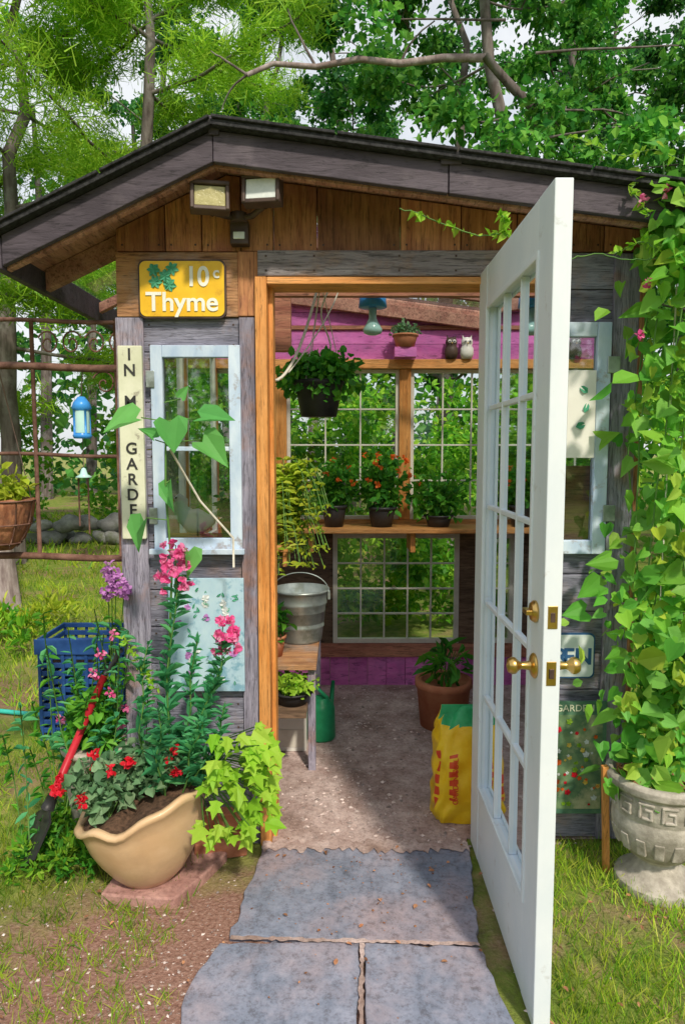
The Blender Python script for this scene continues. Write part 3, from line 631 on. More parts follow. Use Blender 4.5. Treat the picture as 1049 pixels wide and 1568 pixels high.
plantmesh('potted_seedlings',(-.33,.7,.522),.06,.1,M['terra'],(.08,.08,.09),120,.05,'oval',.6,L_mid)
g=Geo(); c=(-.215,.98,.521)
g.lathe([(0,0),(.105,0),(.108,.01),(.115,.07),(.12,.075),(.12,.085),(.118,.09),(.13,.19),(.135,.195),(.135,.205),(.133,.21),(.14,.255),(.148,.26),(.148,.27),(.138,.27),(.12,.1),(0,.02)],c,M['galv'],40)
t=np.linspace(0,math.pi,18); g.tube([(c[0]+.145*math.cos(a),c[1]-.05,c[2]+.26+.10*math.sin(a)) for a in t],.003,M['galv'],6)
for s in (-1,1): g.obox((c[0]+s*.146,c[1],c[2]+.235),.012,.04,.04,M['galv'])
g.build('galvanised_tub')
g=Geo(); c=(-.11,.95,.008)
g.lathe([(0,0),(.07,0),(.074,.01),(.07,.16),(.06,.19),(.04,.2),(.04,.215),(.03,.215),(0,.2)],c,M['cangreen'],28)
g.tube([(c[0]+.04,c[1]+.04,.06),(c[0]+.05,c[1]+.10,.16),(c[0]+.06,c[1]+.15,.26)],[.022,.014,.010],M['cangreen'],10)
g.tube([(c[0]-.065,c[1],.06),(c[0]-.12,c[1],.13),(c[0]-.10,c[1],.24),(c[0]-.03,c[1],.28),(c[0]+.03,c[1],.22)],.010,M['cangreen'],8)
g.build('watering_can')
g=Geo(); g.box(-.34,-.18,.78,.92,.008,.26,M['whitecer']); g.box(-.33,-.19,.777,.7795,.03,.12,M['muntin']); g.box(-.345,-.175,.775,.925,.26,.275,M['whitecer']); g.build('white_cinder_block',None,.006)
# yellow soil bag
sb=empty('soil_bag')
g=Geo(); c=(.49,.20,.008); n=72; rings=[]; zs=np.linspace(0,.43,36)
for i,z in enumerate(zs):
    tt=z/.43; wx=.135*(1-.22*tt**3)*(.9+.1*math.sin(min(1,tt*6)*1.57))*(1-.07*math.sin(tt*5)); wy=.10*(1-tt**4*.8)*(.85+.15*math.sin(min(1,tt*6)*1.57))
    for j in range(n):
        a=2*math.pi*j/n; ca,sa=math.cos(a),math.sin(a); e=.6
        r=1+.04*math.sin(5*a+tt*9)+.035*math.sin(11*a-tt*17)+.03*math.sin(23*tt+3*a)+.02*math.sin(31*tt-9*a)
        rings.append((c[0]+wx*r*math.copysign(abs(ca)**e,ca)+.02*tt,c[1]+wy*r*math.copysign(abs(sa)**e,sa),c[2]+z+(.02*math.sin(3*a)+.014*math.sin(7*a))*tt**3))
g.V.append(np.array(rings)); g.n+=len(rings)
isg=lambda i,j: i>=32-(j-44)*.25 if 44<=j<60 else (i>=29 if (j>=60 or j<20) else False)
isr=lambda i,j: (40<=j<=42 and 4<=i<=24 and i%4!=0) or (j in (49,50,51) and 8<=i<=22 and i%3!=0)
for mat_,cond in ((M['bagyellow'],lambda i,j:not(isg(i,j) or isr(i,j))),(M['bagred'],lambda i,j:isr(i,j) and not isg(i,j)),(M['baggreen'],isg)):
    F=[(i*n+j,i*n+(j+1)%n,(i+1)*n+(j+1)%n,(i+1)*n+j) for i in range(35) for j in range(n) if cond(i,j)]
    g.F.append((np.array(F),g.mi(mat_),True))
g.F.append((np.array([[35*n+j for j in range(n)]]),g.mi(M['baggreen']),False))
g.build('bag_body',sb)
text('GARDEN SOIL',(.445,.080,.20),.030,M['bagred'],sb,'bag_print',.001,.0004,0,1,math.pi/2,-math.pi/2)
g=Geo()
g.tube([(-.48,.1,1.26),(-.50,.1,1.235),(-.535,.1,1.225),(-.57,.1,1.23),(-.60,.1,1.25),(-.612,.1,1.28),(-.61,.1,1.305),(-.625,.1,1.315),(-.64,.1,1.31)],[.006,.022,.045,.05,.036,.022,.022,.02,.008],M['whitecer'],14)
g.tube([(-.64,.1,1.31),(-.66,.1,1.303)],[.007,.002],M['brass'],8); g.box(-.7,-.4,.05,.15,1.155,1.176,M['orangeH'])
ellip(g,(-.63,.083,1.318),.004,.003,.004,M['black'],8,5)
g.build('bird_figurine')
plantmesh('windowsill_herb',(-.44,.11,1.177),.03,.05,M['terra'],(.05,.04,.07),110,.03,'oval',.7,L_mid)
# ------------------------------------------------------------------ left yard
g=Geo(); y=.03
for z,r in ((1.10,.013),(1.48,.007),(1.80,.014),(1.965,.008)): g.tube([(x,y,z+.006*math.sin(x*9)) for x in np.linspace(-1.6,-.82,9)],r,M['rust'],8)
for x in (-1.6,-1.13,-.825): g.tube([(x,y,.0 if x<-1.5 else 1.1),(x,y,1.97)],.008,M['rust'],8)
for k in range(4):
    cx=-1.07+.085*k*1.0; a=np.linspace(0,9,36)
    g.tube([(cx+(.008+.0035*q)*math.cos(q+k*math.pi),y,1.885+(.008+.0035*q)*math.sin(q)*1.2) for q in a],.0035,M['rust'],5)
a=np.linspace(0,9,36); g.tube([(-.87+(.004+.0045*q)*math.cos(q),y,1.74+(.004+.005*q)*math.sin(q)) for q in a],.0035,M['rust'],5)
g.build('iron_trellis_panel')
g=Geo(); c=(-.945,.0,1.54)
g.lathe([(0,0),(.03,0),(.034,.012),(.024,.02),(.024,.10),(.036,.108),(.028,.13),(.012,.15),(0,.152)],c,M['blue'],16); g.lathe([(.0265,.02),(.0268,.1)],c,M['teal'],16)
for q in range(4):
    an=q*math.pi/2+.78; g.tube([(c[0]+.029*math.cos(an),c[1]+.029*math.sin(an),c[2]+.01),(c[0]+.029*math.cos(an),c[1]+.029*math.sin(an),c[2]+.11)],.004,M['blue'],6)
g.tube([(c[0],0,c[2]+.15),(c[0],.02,1.79)],.002,M['bronze'],5); g.tube([(c[0],0,1.54),(c[0],0,1.43)],.0015,M['bronze'],5)
g.lathe([(0,.035),(.008,.03),(.014,.01),(.03,.0),(.028,-.003),(0,-.001)],(c[0],0,1.40),M['teal'],16)
g.tube([(c[0]-.02,0,1.40),(c[0]-.02,0,1.22)],.003,M['rust'],6); g.tube([(c[0]+.015,0,1.40),(c[0]+.015,0,1.19)],.003,M['rust'],6)
g.build('blue_lantern_wind_chime')
g=Geo(); c=(-1.25,-.02,1.13)
def rough(V,c=c):
    d=V-np.array(c); return V+(.005*np.sin(d@np.array([60,45,70]))+.004*np.sin(d@np.array([150,-130,90])))[:,None]*np.array([1,1,.6])
g.lathe([(0,0),(.04,.005),(.075,.04),(.10,.10),(.115,.165),(.12,.19),(.105,.19),(0,.165)],c,M['coir'],48,rough)
for r_,z_ in ((.122,.185),(.108,.10),(.072,.03)):
    a=np.linspace(0,2*np.pi,33); g.tube(np.stack([c[0]+r_*np.cos(a),c[1]+r_*np.sin(a),c[2]+z_+0*a],1),.003,M['rust'],5)
for q in range(10):
    an=q*.628; g.tube([(c[0]+r_*math.cos(an),c[1]+r_*math.sin(an),c[2]+z_) for r_,z_ in ((.122,.185),(.112,.12),(.095,.07),(.06,.015))],.0025,M['rust'],5)
for an in (0,2.1,4.2): g.tube([(c[0]+.12*math.cos(an),c[1]+.12*math.sin(an),1.315),(c[0],.02,1.79)],.002,M['bronze'],5)
blob(g,(c[0],-.02,1.36),(.12,.11,.07),260,.04,'oval',.7,L_fern)
g.build('coir_hanging_basket')
g=Geo(); x0,x1,y0,y1,z1=-1.56,-1.12,.92,1.25,.52
for z in np.arange(.0,z1,.043):
    g.box(x0,x1,y0,y0+.012,z,z+.026,M['navy']); g.box(x0,x1,y1-.012,y1,z,z+.026,M['navy']); g.box(x0+.001,x0+.013,y0+.012,y1-.012,z,z+.026,M['navy']); g.box(x1-.013,x1-.001,y0+.012,y1-.012,z,z+.026,M['navy'])
for x in np.linspace(x0,x1-.02,8): g.box(x,x+.018,y0-.006,y0+.001,0,z1,M['navy']); g.box(x,x+.018,y1-.001,y1+.006,0,z1,M['navy'])
g.box(x0-.012,x1+.012,y0-.014,y0-.006,z1-.06,z1+.02,M['navy']); g.box(x0+.012,x1-.012,y0+.012,y1-.012,.0,.02,M['navy']); g.box(x0+.02,x1-.02,y0+.02,y1-.02,.38,.4,M['soil'])
g.build('blue_crate',None,.003)
g=Geo(); g.tube([(-3.6,1.6,.02),(-2.8,1.36,.02),(-2.2,1.34,.02),(-1.7,1.22,.02),(-1.5,1.35,.02),(-1.2,1.6,.02)],.013,M['hose'],10); g.build('garden_hose')
g=Geo(); A=np.array([-.885,-.02,.66]);B=np.array([-1.04,-.14,.26]); g.tube([A,(A+B)/2,B],[.014,.014,.015],M['red'],12)
dv=(B-A)/np.linalg.norm(B-A); C=B+dv*.05; Dd=B+dv*.26; sx=np.array([.6,-.75,.2]); sx/=np.linalg.norm(sx)
g.tube([B,C],[.019,.024],M['black'],10)
V=[C-sx*.03,C+sx*.03,C+dv*.03+sx*.085,Dd-dv*.05+sx*.08,Dd,Dd-dv*.05-sx*.08,C+dv*.03-sx*.085]; nv=np.cross(dv,sx)*.004
g.add([v+nv for v in V]+[v-nv for v in V],[[0,1,2,3,4,5,6]],M['black']); k=g.n-14
g.F.append((np.array([[13,12,11,10,9,8,7]])+k,g.mi(M['black']),False)); g.F.append((np.array([(i,i+7,(i+1)%7+7,(i+1)%7) for i in range(7)])+k,g.mi(M['black']),False))
h1=A-dv*.01; g.tube([h1,h1-dv*.05+sx*.04,h1-dv*.09+sx*.04],.009,M['black'],8); g.tube([h1,h1-dv*.05-sx*.04,h1-dv*.09-sx*.04],.009,M['black'],8); g.tube([h1-dv*.09+sx*.05,h1-dv*.09-sx*.05],.011,M['black'],8)
g.build('garden_spade')
g=Geo(); g.prismZ([(-.80,-.36),(-.70,-.375),(-.55,-.385),(-.48,-.26),(-.42,-.12),(-.60,-.07),(-.76,-.06)],-.01,.035,M['pink']); g.build('stone_base',None,.006)
cx,cy=-.672,-.245
def tilt(V):
    V=V.copy(); f=np.clip((V[:,2]-.04)/.27,0,1)**1.6; a=np.arctan2(V[:,1]-cy,V[:,0]-cx)
    V[:,2]+=f*(.068*(V[:,0]-cx)/.2 + .011*np.sin(5*a)+.008*np.sin(9*a+1)); V[:,0]+=f*-.012; return V
g=Geo()
g.lathe([(0,.036),(.085,.036),(.098,.04),(.13,.075),(.165,.13),(.19,.19),(.203,.25),(.208,.285),(.222,.295),(.227,.305),(.222,.315),(.206,.318),(.197,.305),(.192,.28)],(cx,cy,0),M['potcream'],56,tilt)
g.lathe([(.196,.300),(.1,.310),(0,.315)],(cx,cy,0),M['soil'],40,tilt)
g.build('cream_ceramic_pot')
g=Geo(); g.obox((-.455,-.075,.037),.19,.09,.07,M['brick'],(0,0,.25)); g.obox((-.47,-.02,.11),.17,.07,.06,M['brick'],(0,0,.1)); g.build('brick',None,.005)
g=Geo()
stems=[[(-.60,-.24,.3),(-.585,-.27,.7),(-.55,-.3,.98),(-.535,-.3,1.19)],[(-.58,-.22,.3),(-.47,-.28,.6),(-.40,-.31,.80),(-.378,-.32,.96)],[(-.64,-.24,.3),(-.68,-.28,.55),(-.66,-.3,.72),(-.64,-.3,.86)],[(-.6,-.2,.3),(-.53,-.2,.6),(-.50,-.22,.85)],[(-.56,-.2,.3),(-.48,-.18,.55),(-.45,-.2,.72)],[(-.55,-.26,.3),(-.5,-.33,.5),(-.45,-.36,.62)],[(-.6,-.28,.3),(-.6,-.36,.5),(-.58,-.38,.66)],[(-.57,-.24,.3),(-.43,-.30,.48),(-.38,-.33,.66)]]
for si,s in enumerate(stems):
    s=np.array(s); u=np.linspace(0,1,30); k=np.linspace(0,1,len(s)); P=np.stack([np.interp(u,k,s[:,i]) for i in range(3)],1)
    P[:,0]+=.006*np.sin(u*11+si); g.tube(P,np.linspace(.004,.0018,30),M['stem'],6)
    top=.78 if si<2 else 1.0
    m=int(110 if si<2 else 80); tt=R.uniform(.08,top,m)**(.8); Q=np.stack([np.interp(tt,u,P[:,i]) for i in range(3)],1)
    d=rnd(m); d[:,2]=abs(d[:,2])*.7+.15; leaves(g,Q,d,rnd(m)*.3+np.array([0,-.3,1.]),(.085-.05*tt)*(.6+.6*R.random(m)),'oval',.36,L_blue)
for (x,y,z,h,w,nf) in ((-.545,-.3,1.115,.08,.062,38),(-.378,-.32,.90,.065,.038,24),(-.40,-.31,.85,.02,.02,4)):
    for k in range(nf):
        a=R.uniform(0,6.28); q=R.uniform(-1,1); p=np.array([x+math.cos(a)*w*(1-.25*q)*R.uniform(.5,1),y+math.sin(a)*w*.7,z+q*h])
        o=np.array([math.cos(a),math.sin(a)-.4,.15]); n=7; d=np.tile(o,(n,1))*.35+rnd(n); leaves(g,np.tile(p,(n,1)),d,np.tile(o,(n,1))+rnd(n)*.3,.019*R.uniform(.8,1.25),'oval',1.2,L_pinkf)
for k in range(50):
    u=R.random(); p=np.array([-.72+.12*u+R.normal()*.006,-.3,.88-.2*u]); leaves(g,p[None],rnd(1),rnd(1),.024,'oval',.6,L_lime)
g.build('snapdragon')
g=Geo()
P=np.array([(-.63,-.22,.3),(-.60,-.2,.7),(-.575,-.22,1.1),(-.58,-.26,1.36),(-.565,-.3,1.56),(-.555,-.3,1.62)]); g.tube(P,[.005,.005,.004,.004,.003,.002],M['stem'],7)
g.tube([(-.56,-.27,1.5),(-.47,-.25,1.33),(-.37,-.2,1.20),(-.37,-.2,1.10)],.004,M['rope'],6)
for (x,z,s,dx,dz) in ((-.64,1.60,.125,-1,-.15),(-.47,1.60,.125,1,.12),(-.555,1.60,.11,.25,-1),(-.46,1.53,.12,.9,-.55),(-.56,1.40,.10,-.15,-1),(-.63,1.28,.11,-.6,-1),(-.50,1.18,.09,.3,-1),(-.60,1.53,.06,-.6,.8),(-.52,1.66,.05,.5,.9)):
    y=-.30+R.normal()*.015; g.tube([(-.573,-.28,z-.01),(x,y,z)],.002,M['stem'],5)
    leaves(g,np.array([(x,y,z)]),np.array([(dx,-.25,dz)]),np.array([(.35*R.normal(),-.6,.85)]),s,'heart',.95,L_big)
g.build('bean_plant')
g=Geo()
for k in range(90):
    a=R.uniform(-2.2,.9); rr=R.uniform(.03,.17); p=np.array([-.375+rr*math.cos(a)*.95,-.31+rr*math.sin(a)*.8,.28+.34*R.random()**.8-rr*.5])
    g.tube([(-.5,-.22,.32),((p[0]-.5)/2,(p[1]-.22)/2,p[2]*.6+.18),tuple(p)],.0018,M['stem'],4)
    d=np.array([[math.cos(a)*.8,math.sin(a)*.6-.2,-.5+R.normal()*.4]]); leaves(g,p[None],d,np.array([[R.normal()*.4,-.5,.9]]),R.uniform(.04,.08),'lobed',1.0,L_lime)
g.build('sweet_potato_vine')
def gera(name,c,cr,n,nf,fm,ls=.035,lm=L_ger):
    g=Geo(); x,y,z=c
    blob(g,c,cr,n,ls,'heart',1.1,lm,droop=-.1,shell=.2)
    for k in range(26):
        d=rnd(1)[0]; g.tube([(x,y,z-cr[2]),(x+d[0]*cr[0]*.6,y+d[1]*cr[1]*.6,z+abs(d[2])*cr[2]*.8)],.002,M['stem'],4)
    for k in range(nf):
        d=rnd(1)[0]; d[2]=abs(d[2]); d[1]=-abs(d[1]); p=np.array(c)+d*np.array(cr)*1.05; blob(g,p,(.014,.012,.012),16,.016,'oval',1.1,fm)
    return g.build(name)
gera('red_geranium',(-.79,-.31,.37),(.15,.11,.12),480,9,L_redf,.032)
gera('red_geranium',(-.68,-.24,.42),(.15,.14,.09),420,4,L_redf,.032)
gera('potted_foliage',(-.93,.0,.48),(.12,.12,.13),420,3,L_pinkf,.035,L_mid)
g=Geo(); g.lathe([(0,0),(.09,0),(.12,.2),(.125,.36),(.14,.37),(.14,.39),(.12,.39),(0,.36)],(-.93,.03,0),M['concrete'],30); g.build('stone_planter')
g=Geo()
for k in range(38):
    x0,y0=-.95+R.normal()*.10,.02+R.normal()*.08; x1=x0+R.normal()*.08; z=R.uniform(.35,.92); z0=.0 if abs(x0+.93)>.12 else .36
    P=np.array([(x0,y0,z0),((x0+x1)/2,y0-.02,max(z0+.05,z*.6)),(x1,y0-.06,z)]); g.tube(P,.0022,M['stem'],5)
    m=26; tt=R.random(m)**.7; Q=np.stack([np.interp(tt,[0,.5,1],P[:,i]) for i in range(3)],1); d=rnd(m); d[:,2]=d[:,2]*.5+.1
    leaves(g,Q,d,rnd(m)*.4+np.array([0,-.2,1]),.045*(.6+.7*R.random(m)),'oval',.42,L_blue if k%2 else L_mid)
for (x,z) in ((-.83,1.02),(-.86,.98),(-.80,.985),(-.845,1.06)):
    g.tube([(-.86,.0,.5),(x,-.03,z)],.002,M['stem'],5); blob(g,(x,-.035,z),(.03,.025,.03),60,.018,'oval',1.1,L_lilac)
for k in range(4): blob(g,(-.84+R.normal()*.04,-.08,.62+.07*k),(.015,.015,.02),16,.016,'oval',1,L_pinkf)
g.build('phlox')
g=Geo()
for k in range(70):
    x,y=R.uniform(-1.15,-.83),R.uniform(-.28,.2); blob(g,(x,y,.04+.09*R.random()),(.05,.05,.06),34,.03,'oval',.45,[L_mid,L_bush,L_bush][k%3],droop=.5,shell=.1)
g.build('ground_cover_plants')
# ------------------------------------------------------------------ right: urn and climbing vine
g=Geo(); c=(1.085,-.25,0)
g.lathe([(0,0),(.135,0),(.135,.03),(.12,.038),(.10,.05),(.072,.075),(.06,.095),(.072,.11),(.10,.125),(.13,.16),(.15,.21),(.155,.25),(.150,.275),(.155,.285),(.158,.36),(.172,.372),(.176,.395),(.165,.405),(.15,.405),(.145,.37),(0,.37)],c,M['concrete'],48)
for k in range(14):
    a=2*math.pi*k/14
    for (da,dz,w,h) in ((0,.348,.05,.009),(-.13,.322,.009,.05),(.02,.300,.036,.009),(.10,.315,.009,.035),(.04,.330,.022,.008)):
        g.obox((c[0]+.156*math.cos(a+da),c[1]+.156*math.sin(a+da),dz),w,.012,h,M['concrete'],(0,0,a+da+math.pi/2))
for k in range(16):
    a=2*math.pi*k/16; g.obox((c[0]+.138*math.cos(a),c[1]+.138*math.sin(a),.19),.03,.018,.06,M['concrete'],(.25,0,a+math.pi/2))
g.build('garden_urn',None,.003)
g=Geo(); n=420; P=np.stack([c[0]+R.normal(size=n)*.065,c[1]+R.normal(size=n)*.065,.385+.02*R.random(n)],1); P=P[np.hypot(P[:,0]-c[0],P[:,1]-c[1])<.14]; leaves(g,P,rnd(len(P))*np.array([1,1,.4]),rnd(len(P))+np.array([0,0,1]),.04,'rhomb',.4,M['mulch']); g.build('bark_mulch')
g=Geo(); g.obox((.925,-.2,.19),.022,.02,.44,M['orangeV'],(.1,-.08,0)); g.build('wooden_stake',None,.002)
g=Geo()
def vstem(P,r=.003,n=30):
    P=np.array(P,float); k=np.linspace(0,1,len(P)); u=np.linspace(0,1,n); Q=np.stack([np.interp(u,k,P[:,i]) for i in range(3)],1); Q[:,:]+=np.cumsum(R.normal(size=(n,3)),0)*.003; g.tube(Q,r,M['stem'],5); return Q
paths=[]
for k in range(13):
    x=.99+.034*k
    paths.append(vstem([(1.085+R.normal()*.04,-.25,.38),(x+R.normal()*.03,-.2+R.normal()*.05,.9),(x+.02+R.normal()*.03,-.18+R.normal()*.05,1.5),(x+.03,-.2+R.normal()*.06,2.1),(x+.03,-.24,2.36+R.normal()*.05)]))
g.tube([(1.07,-.22,.38),(1.1,-.2,2.3)],.003,M['rope'],5); g.tube([(1.17,-.2,.38),(1.17,-.2,2.3)],.003,M['rope'],5)
for P in paths:
    m=160; idx=R.integers(0,len(P),m); z=P[idx,2]; sp=np.where(z<1.15,.07,.045)
    Q=P[idx]+np.stack([R.normal(size=m)*sp-np.where((z>.6)&(z<1.1),.035,0),R.normal(size=m)*.05-.02,R.normal(size=m)*.03],1)
    d=np.stack([R.normal(size=m)*.9,R.normal(size=m)*.6-.25,-np.ones(m)*.5+R.normal(size=m)*.5],1); nn=np.stack([R.normal(size=m)*.6,-.8+R.normal(size=m)*.5,.7+R.normal(size=m)*.5],1)
    sz=np.where(R.random(m)<.3,R.uniform(.06,.10,m),R.uniform(.025,.06,m)); h=R.random(m)<.6
    leaves(g,Q[h],d[h],nn[h],sz[h],'heart',.95,L_bean); leaves(g,Q[~h],d[~h],nn[~h],sz[~h],'oval',1.0,L_bean)
for pth in ([(1.15,-.28,2.36),(.98,-.29,2.43),(.86,-.3,2.40),(.74,-.3,2.44),(.70,-.3,2.47)],[(1.1,-.28,2.3),(.9,-.28,2.35),(.86,-.29,2.28),(.92,-.29,2.22)],[(.60,-.29,2.13),(.50,-.3,2.17),(.42,-.3,2.165),(.3,-.3,2.21),(.22,-.3,2.235),(.165,-.3,2.25)],[(.50,-.3,2.17),(.49,-.3,2.24)],[(1.1,-.28,2.1),(.95,-.26,2.15),(.9,-.25,2.1)]):
    Q=vstem(pth,.002,24); m=30; idx=R.integers(0,24,m); d=rnd(m)+np.array([0,0,.1]); leaves(g,Q[idx],d,rnd(m)+np.array([0,-1,.5]),R.uniform(.012,.034,m),'heart',.8,L_lime)
vstem([(1.0,-.28,2.1),(.8,-.28,2.13),(.60,-.29,2.13)],.002)
for (x,z) in ((.93,2.27),(1.0,2.3),(.96,2.02),(1.12,1.9),(.94,1.86),(1.2,2.2)): blob(g,(x,-.3,z),(.012,.01,.016),12,.016,'oval',1,L_pinkf)
g.build('climbing_bean_vine')
# ------------------------------------------------------------------ trees
def limb(g,p0,p1,r0,r1,mat,bend=.12,n=10):
    p0=np.array(p0,float);p1=np.array(p1,float);u=np.linspace(0,1,n)[:,None]; L=np.linalg.norm(p1-p0)
    off=rnd(1)*bend*L; P=p0+(p1-p0)*u+off*np.sin(u*math.pi)+np.cumsum(R.normal(size=(n,3)),0)*.012*L*u
    g.tube(P,np.linspace(r0,r1,n),mat,8); return P
def dec_tree(h,r,base,cr,nl,per,ls,lm,bark,blobr=.5,lean=.3):
    g=Geo(); T=limb(g,(0,0,-.1),(R.normal()*lean,R.normal()*lean,h),r,r*.12,bark,.03*lean/.3,18)
    for i in range(nl):
        t=base/h+(1-base/h)*(i+.5)/nl; a=i*2.4+R.normal()*.3; p=T[int(t*17)]
        f=math.sin(min(1,(1.08-(t-base/h)/(1-base/h)))*1.9)**.6
        L=cr*f*R.uniform(.75,1.1); e=p+np.array([math.cos(a)*L,math.sin(a)*L,R.uniform(.05,.45)*L])
        B=limb(g,p,e,r*.25*(1.1-t),.008,bark)
        for k in range(6):
            q=B[[3,4,5,7,8,9][k]]+rnd(1)[0]*np.array([.5,.5,.3])*blobr*1.6
            limb(g,B[[2,3,4,6,7,8][k]],q,.010,.004,bark,.1,5)
            blob(g,q,np.array([1,1,.5])*blobr*R.uniform(.6,1.2),per,ls,'rhomb',.75,lm,shell=.15)
    return g
def pine_tree(h,r,base,cr,nl,lm,bark):
    g=Geo(); T=limb(g,(0,0,-.1),(.1,.1,h),r,r*.1,bark,.01,18)
    for i in range(nl):
        t=base/h+(1-base/h)*(i+.5)/nl; a=i*2.4+R.normal()*.4; p=T[int(t*17)]; L=cr*(1.15-.8*(t-base/h)/(1-base/h))*R.uniform(.8,1.15)
        e=p+np.array([math.cos(a)*L,math.sin(a)*L,R.uniform(-.12,.15)*L]); B=limb(g,p,e,r*.18,.007,bark,.06,14)
        for j in range(3,14):
            for s in range(5):
                q=B[j]+np.array([-math.sin(a),math.cos(a),0])*R.normal()*.12*L*(1.2-j/16)+np.array([0,0,R.normal()*.10])
                n=42; d=rnd(n); d=d+np.array([math.cos(a)*.6,math.sin(a)*.6,.1]); leaves(g,np.tile(q,(n,1))+R.normal(size=(n,3))*np.array([.11,.11,.05]),d,rnd(n),.16*(.7+.5*R.random(n)),'needle',.09,lm)
    return g
def place(name,me_ob,locs):
    for k,(x,y,s,rz) in enumerate(locs):
        o=me_ob if k==0 else bpy.data.objects.new(name,me_ob.data)
        if k: scene.collection.objects.link(o)
        o.location=(x,y,0); o.scale=(s,s,s*R.uniform(.92,1.08)); o.rotation_euler=(0,0,rz)
A=dec_tree(10,.15,2.4,2.5,20,220,.085,L_dec,M['bark']).build('deciduous_tree',origin=(0,0,0))
place('deciduous_tree',A,[(1.6,8.2,1,0),(5.2,6.8,.95,2),(-.9,10.2,1.05,4),(8.5,11,1.2,1),(-8.6,10.5,1.15,5.2),(7.5,2.5,.8,3.2),(-12,5,1.1,.6)])
Bm=dec_tree(12,.18,3.2,2.9,22,170,.11,L_dark,M['bark']).build('woodland_tree',origin=(0,0,0))
place('woodland_tree',Bm,[(0.1,12,1,0),(4.2,11.5,1,1.3),(-4.4,14,1.0,2.6),(7,16,1.1,4.4),(12,9,1.1,3.3),(-11,14,1.2,1)])
Pn=pine_tree(9.5,.14,2.6,2.8,24,L_pine,M['bark']).build('pine_tree',origin=(0,0,0))
place('pine_tree',Pn,[(-2.2,6.4,1,.5),(-4.4,6.6,1.05,2.2),(-7.2,5.6,1.0,4)])
g=dec_tree(9,.12,5.1,1.8,12,180,.085,L_dec,M['bark'],.42)
P=limb(g,(0,0,4.8),(-.5,-.1,5.2),.05,.038,M['bark'],.03,5)
Q=np.array([(-.5,-.1,5.2),(-.9,-.12,5.19),(-1.3,-.1,5.15),(-1.7,-.12,5.18),(-2.1,-.1,5.12),(-2.5,-.1,5.15),(-2.75,-.1,5.05)]); g.tube(Q,np.linspace(.038,.022,7),M['barkpale'],9)
limb(g,Q[2],(-1.0,-.2,5.5),.015,.006,M['bark']); limb(g,Q[4],(-2.4,0,5.7),.015,.005,M['bark']); limb(g,Q[6],(-3.1,0,5.3),.015,.005,M['bark']); limb(g,Q[6],(-3.0,0,4.8),.012,.005,M['bark'])
for p_,n_ in (((-.8,-.3,4.6),260),((-1.6,-.2,5.5),200),((-.2,-.4,4.3),260),((.9,-.4,4.4),320),((1.5,-.3,5.2),320)): blob(g,p_,(.55,.45,.28),n_,.085,'rhomb',.75,L_dec,shell=.15); limb(g,(-.3 if p_[0]<0 else 0,0,p_[2]+.1),p_,.014,.005,M['bark'],.1,5)
o=g.build('bare_limbed_tree',origin=(0,0,0)); o.location=(1.85,4.4,0)
g=dec_tree(12,.17,7.4,2.0,10,120,.12,L_dec,M['barkpale'],.5,.05); o=g.build('oak_tree',origin=(0,0,0)); o.location=(-3.17,3.8,0); o.rotation_euler=(0,-.035,0)
g=Geo(); n=60000; a=R.uniform(0,2*np.pi,n); rr=R.uniform(21,27,n); z=11*R.random(n)**1.15*np.where(np.sin(a)<-.1,.45,1); lump=np.sin(a*23)+np.sin(a*41+1)+np.sin(z*1.3+a*17)
k=(lump+R.normal(size=n)*1.0)>-1.0; a,rr,z=a[k],rr[k],z[k]; P=np.stack([rr*np.cos(a),rr*np.sin(a)+1,z],1); m=len(P)
leaves(g,P,rnd(m),rnd(m)+np.array([0,0,.6]),R.uniform(.25,.5,m),'rhomb',.8,L_dark)
for q in np.linspace(0,2*math.pi,90): 
    r_=20+5*R.random(); x,y=r_*math.cos(q),r_*math.sin(q)+1; g.tube([(x,y,0),(x+.2,y,6 if y>-2 else 3),(x+R.normal()*.4,y,12 if y>-2 else 5)],[.2,.15,.06],M['bark'],7)
g.build('distant_forest',origin=(0,0,0))
g=Geo()
for k in range(120):
    x=R.uniform(-1.6,6.5); y=R.uniform(3.5,6.2); h=R.uniform(.3,2.3) ; blob(g,(x,y,h),(.42,.4,.36),100,.085,'oval',.8,L_bush,shell=.2)
for k in range(120):
    x=R.uniform(-1.2,2.3); y=R.uniform(2.7,3.5); h=R.uniform(.1,1.95); blob(g,(x,y,h),(.26,.24,.22),110,.06,'oval',.8,L_bush,shell=.2)
for k in range(40):
    x=R.uniform(1.9,4.2); y=R.uniform(.8,3); h=R.uniform(.2,1.9); blob(g,(x,y,h),(.35,.35,.3),90,.075,'oval',.8,L_bush,shell=.2)
for k in range(70):
    x=R.uniform(-12,-1.5); y=R.uniform(9.8,12.5); h=R.uniform(.2,2.6); blob(g,(x,y,h),(.6,.5,.45),90,.12,'rhomb',.8,L_bush,shell=.2)
g.build('shrubs',origin=(0,4,0))
g=Geo()
for k in range(30):
    x=R.uniform(-3.9,-2.3); y=3.0+R.normal()*.4; blob(g,(x,y,.14),(.22,.2,.18),50,.08,'oval',.35,L_fern if k%2 else L_bush,droop=.6,shell=.1)
g.build('fern_bed')
g=Geo()
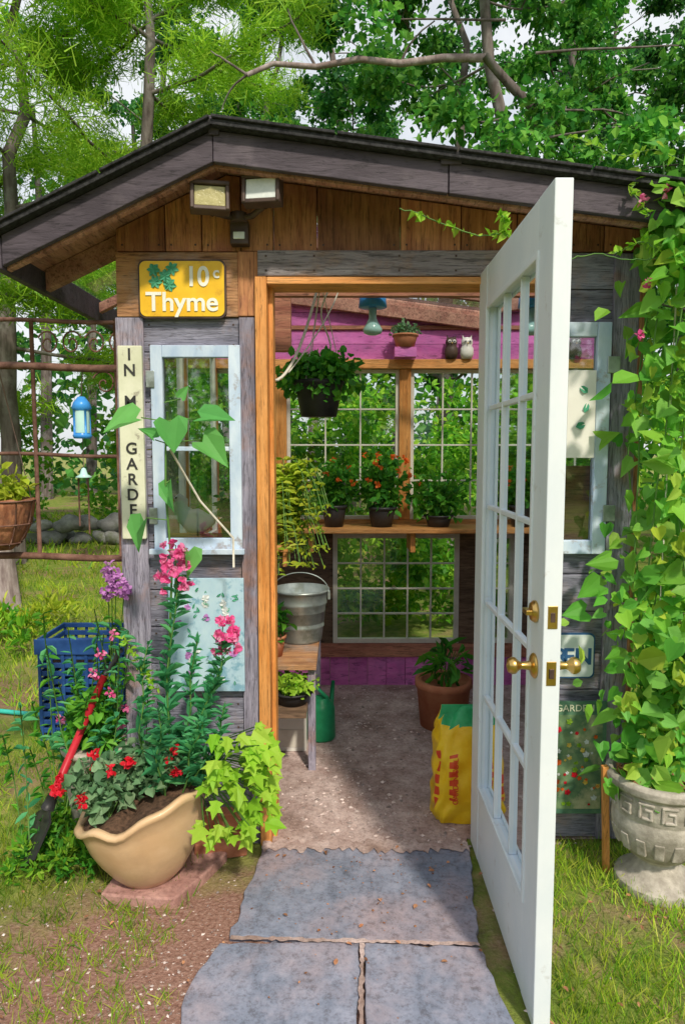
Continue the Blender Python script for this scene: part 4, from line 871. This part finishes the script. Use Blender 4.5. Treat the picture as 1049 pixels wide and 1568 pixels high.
for k in range(60):
    x=-8+k*.13+R.normal()*.06; s=R.uniform(.08,.2); ph=R.random()*6
    def dfm(V,ph=ph): 
        c_=V.mean(0); d=V-c_; return c_+d*(1+.2*np.sin(d@np.array([13,9,16])+ph))[:,None]
    prof=[(math.sin(math.pi*i/7)*s+1e-4,-math.cos(math.pi*i/7)*s*.75) for i in range(8)]
    g.lathe(prof,(x,8.6+R.normal()*.12,s*.6+(.22 if k%3==0 else 0)),M['stone'],12,dfm,sx=1.3)
g.build('fieldstone_wall')
# ------------------------------------------------------------------ light, sky, camera
EL,AZ=math.radians(45),math.radians(160)
w=bpy.data.worlds.new('World'); scene.world=w; w.use_nodes=True; nt=w.node_tree; nt.nodes.clear()
s=nt.nodes.new('ShaderNodeTexSky'); s.sky_type='NISHITA'; s.sun_disc=False; s.sun_elevation=EL; s.sun_rotation=AZ; s.air_density=1.2; s.dust_density=3.0
tc=nt.nodes.new('ShaderNodeTexCoord'); cn=noise(nt,tc.outputs['Generated'],2.2,6,.6); cr=ramp(nt,[(.34,(.35,.35,.35)),(.56,(.95,.95,.95))]); nt.links.new(cn,cr.inputs[0])
skycol=mixc(nt,s.outputs[0],(6.3,6.5,6.7),cr.outputs[0])
b=nt.nodes.new('ShaderNodeBackground'); b.inputs[1].default_value=.15; o=nt.nodes.new('ShaderNodeOutputWorld')
nt.links.new(skycol,b.inputs[0]); nt.links.new(b.outputs[0],o.inputs[0])
sl=bpy.data.lights.new('sun','SUN'); sl.energy=3.7; sl.angle=math.radians(4); sl.color=(1,.90,.74)
so=bpy.data.objects.new('sun',sl); scene.collection.objects.link(so)
d=Vector((math.sin(AZ)*math.cos(EL),math.cos(AZ)*math.cos(EL),math.sin(EL))); so.rotation_euler=d.to_track_quat('Z','Y').to_euler(); so.location=(3,-4,6)
cam=bpy.data.cameras.new('camera'); cam.sensor_fit='VERTICAL'; cam.sensor_height=36; cam.sensor_width=24; cam.lens=24; cam.clip_end=1000; cam.clip_start=.05
co=bpy.data.objects.new('camera',cam); scene.collection.objects.link(co); co.location=(0,-2.5,1.49); co.rotation_euler=(math.radians(85),0,0); scene.camera=co
scene.view_settings.view_transform='Standard'; scene.view_settings.look='None'; scene.view_settings.exposure=0
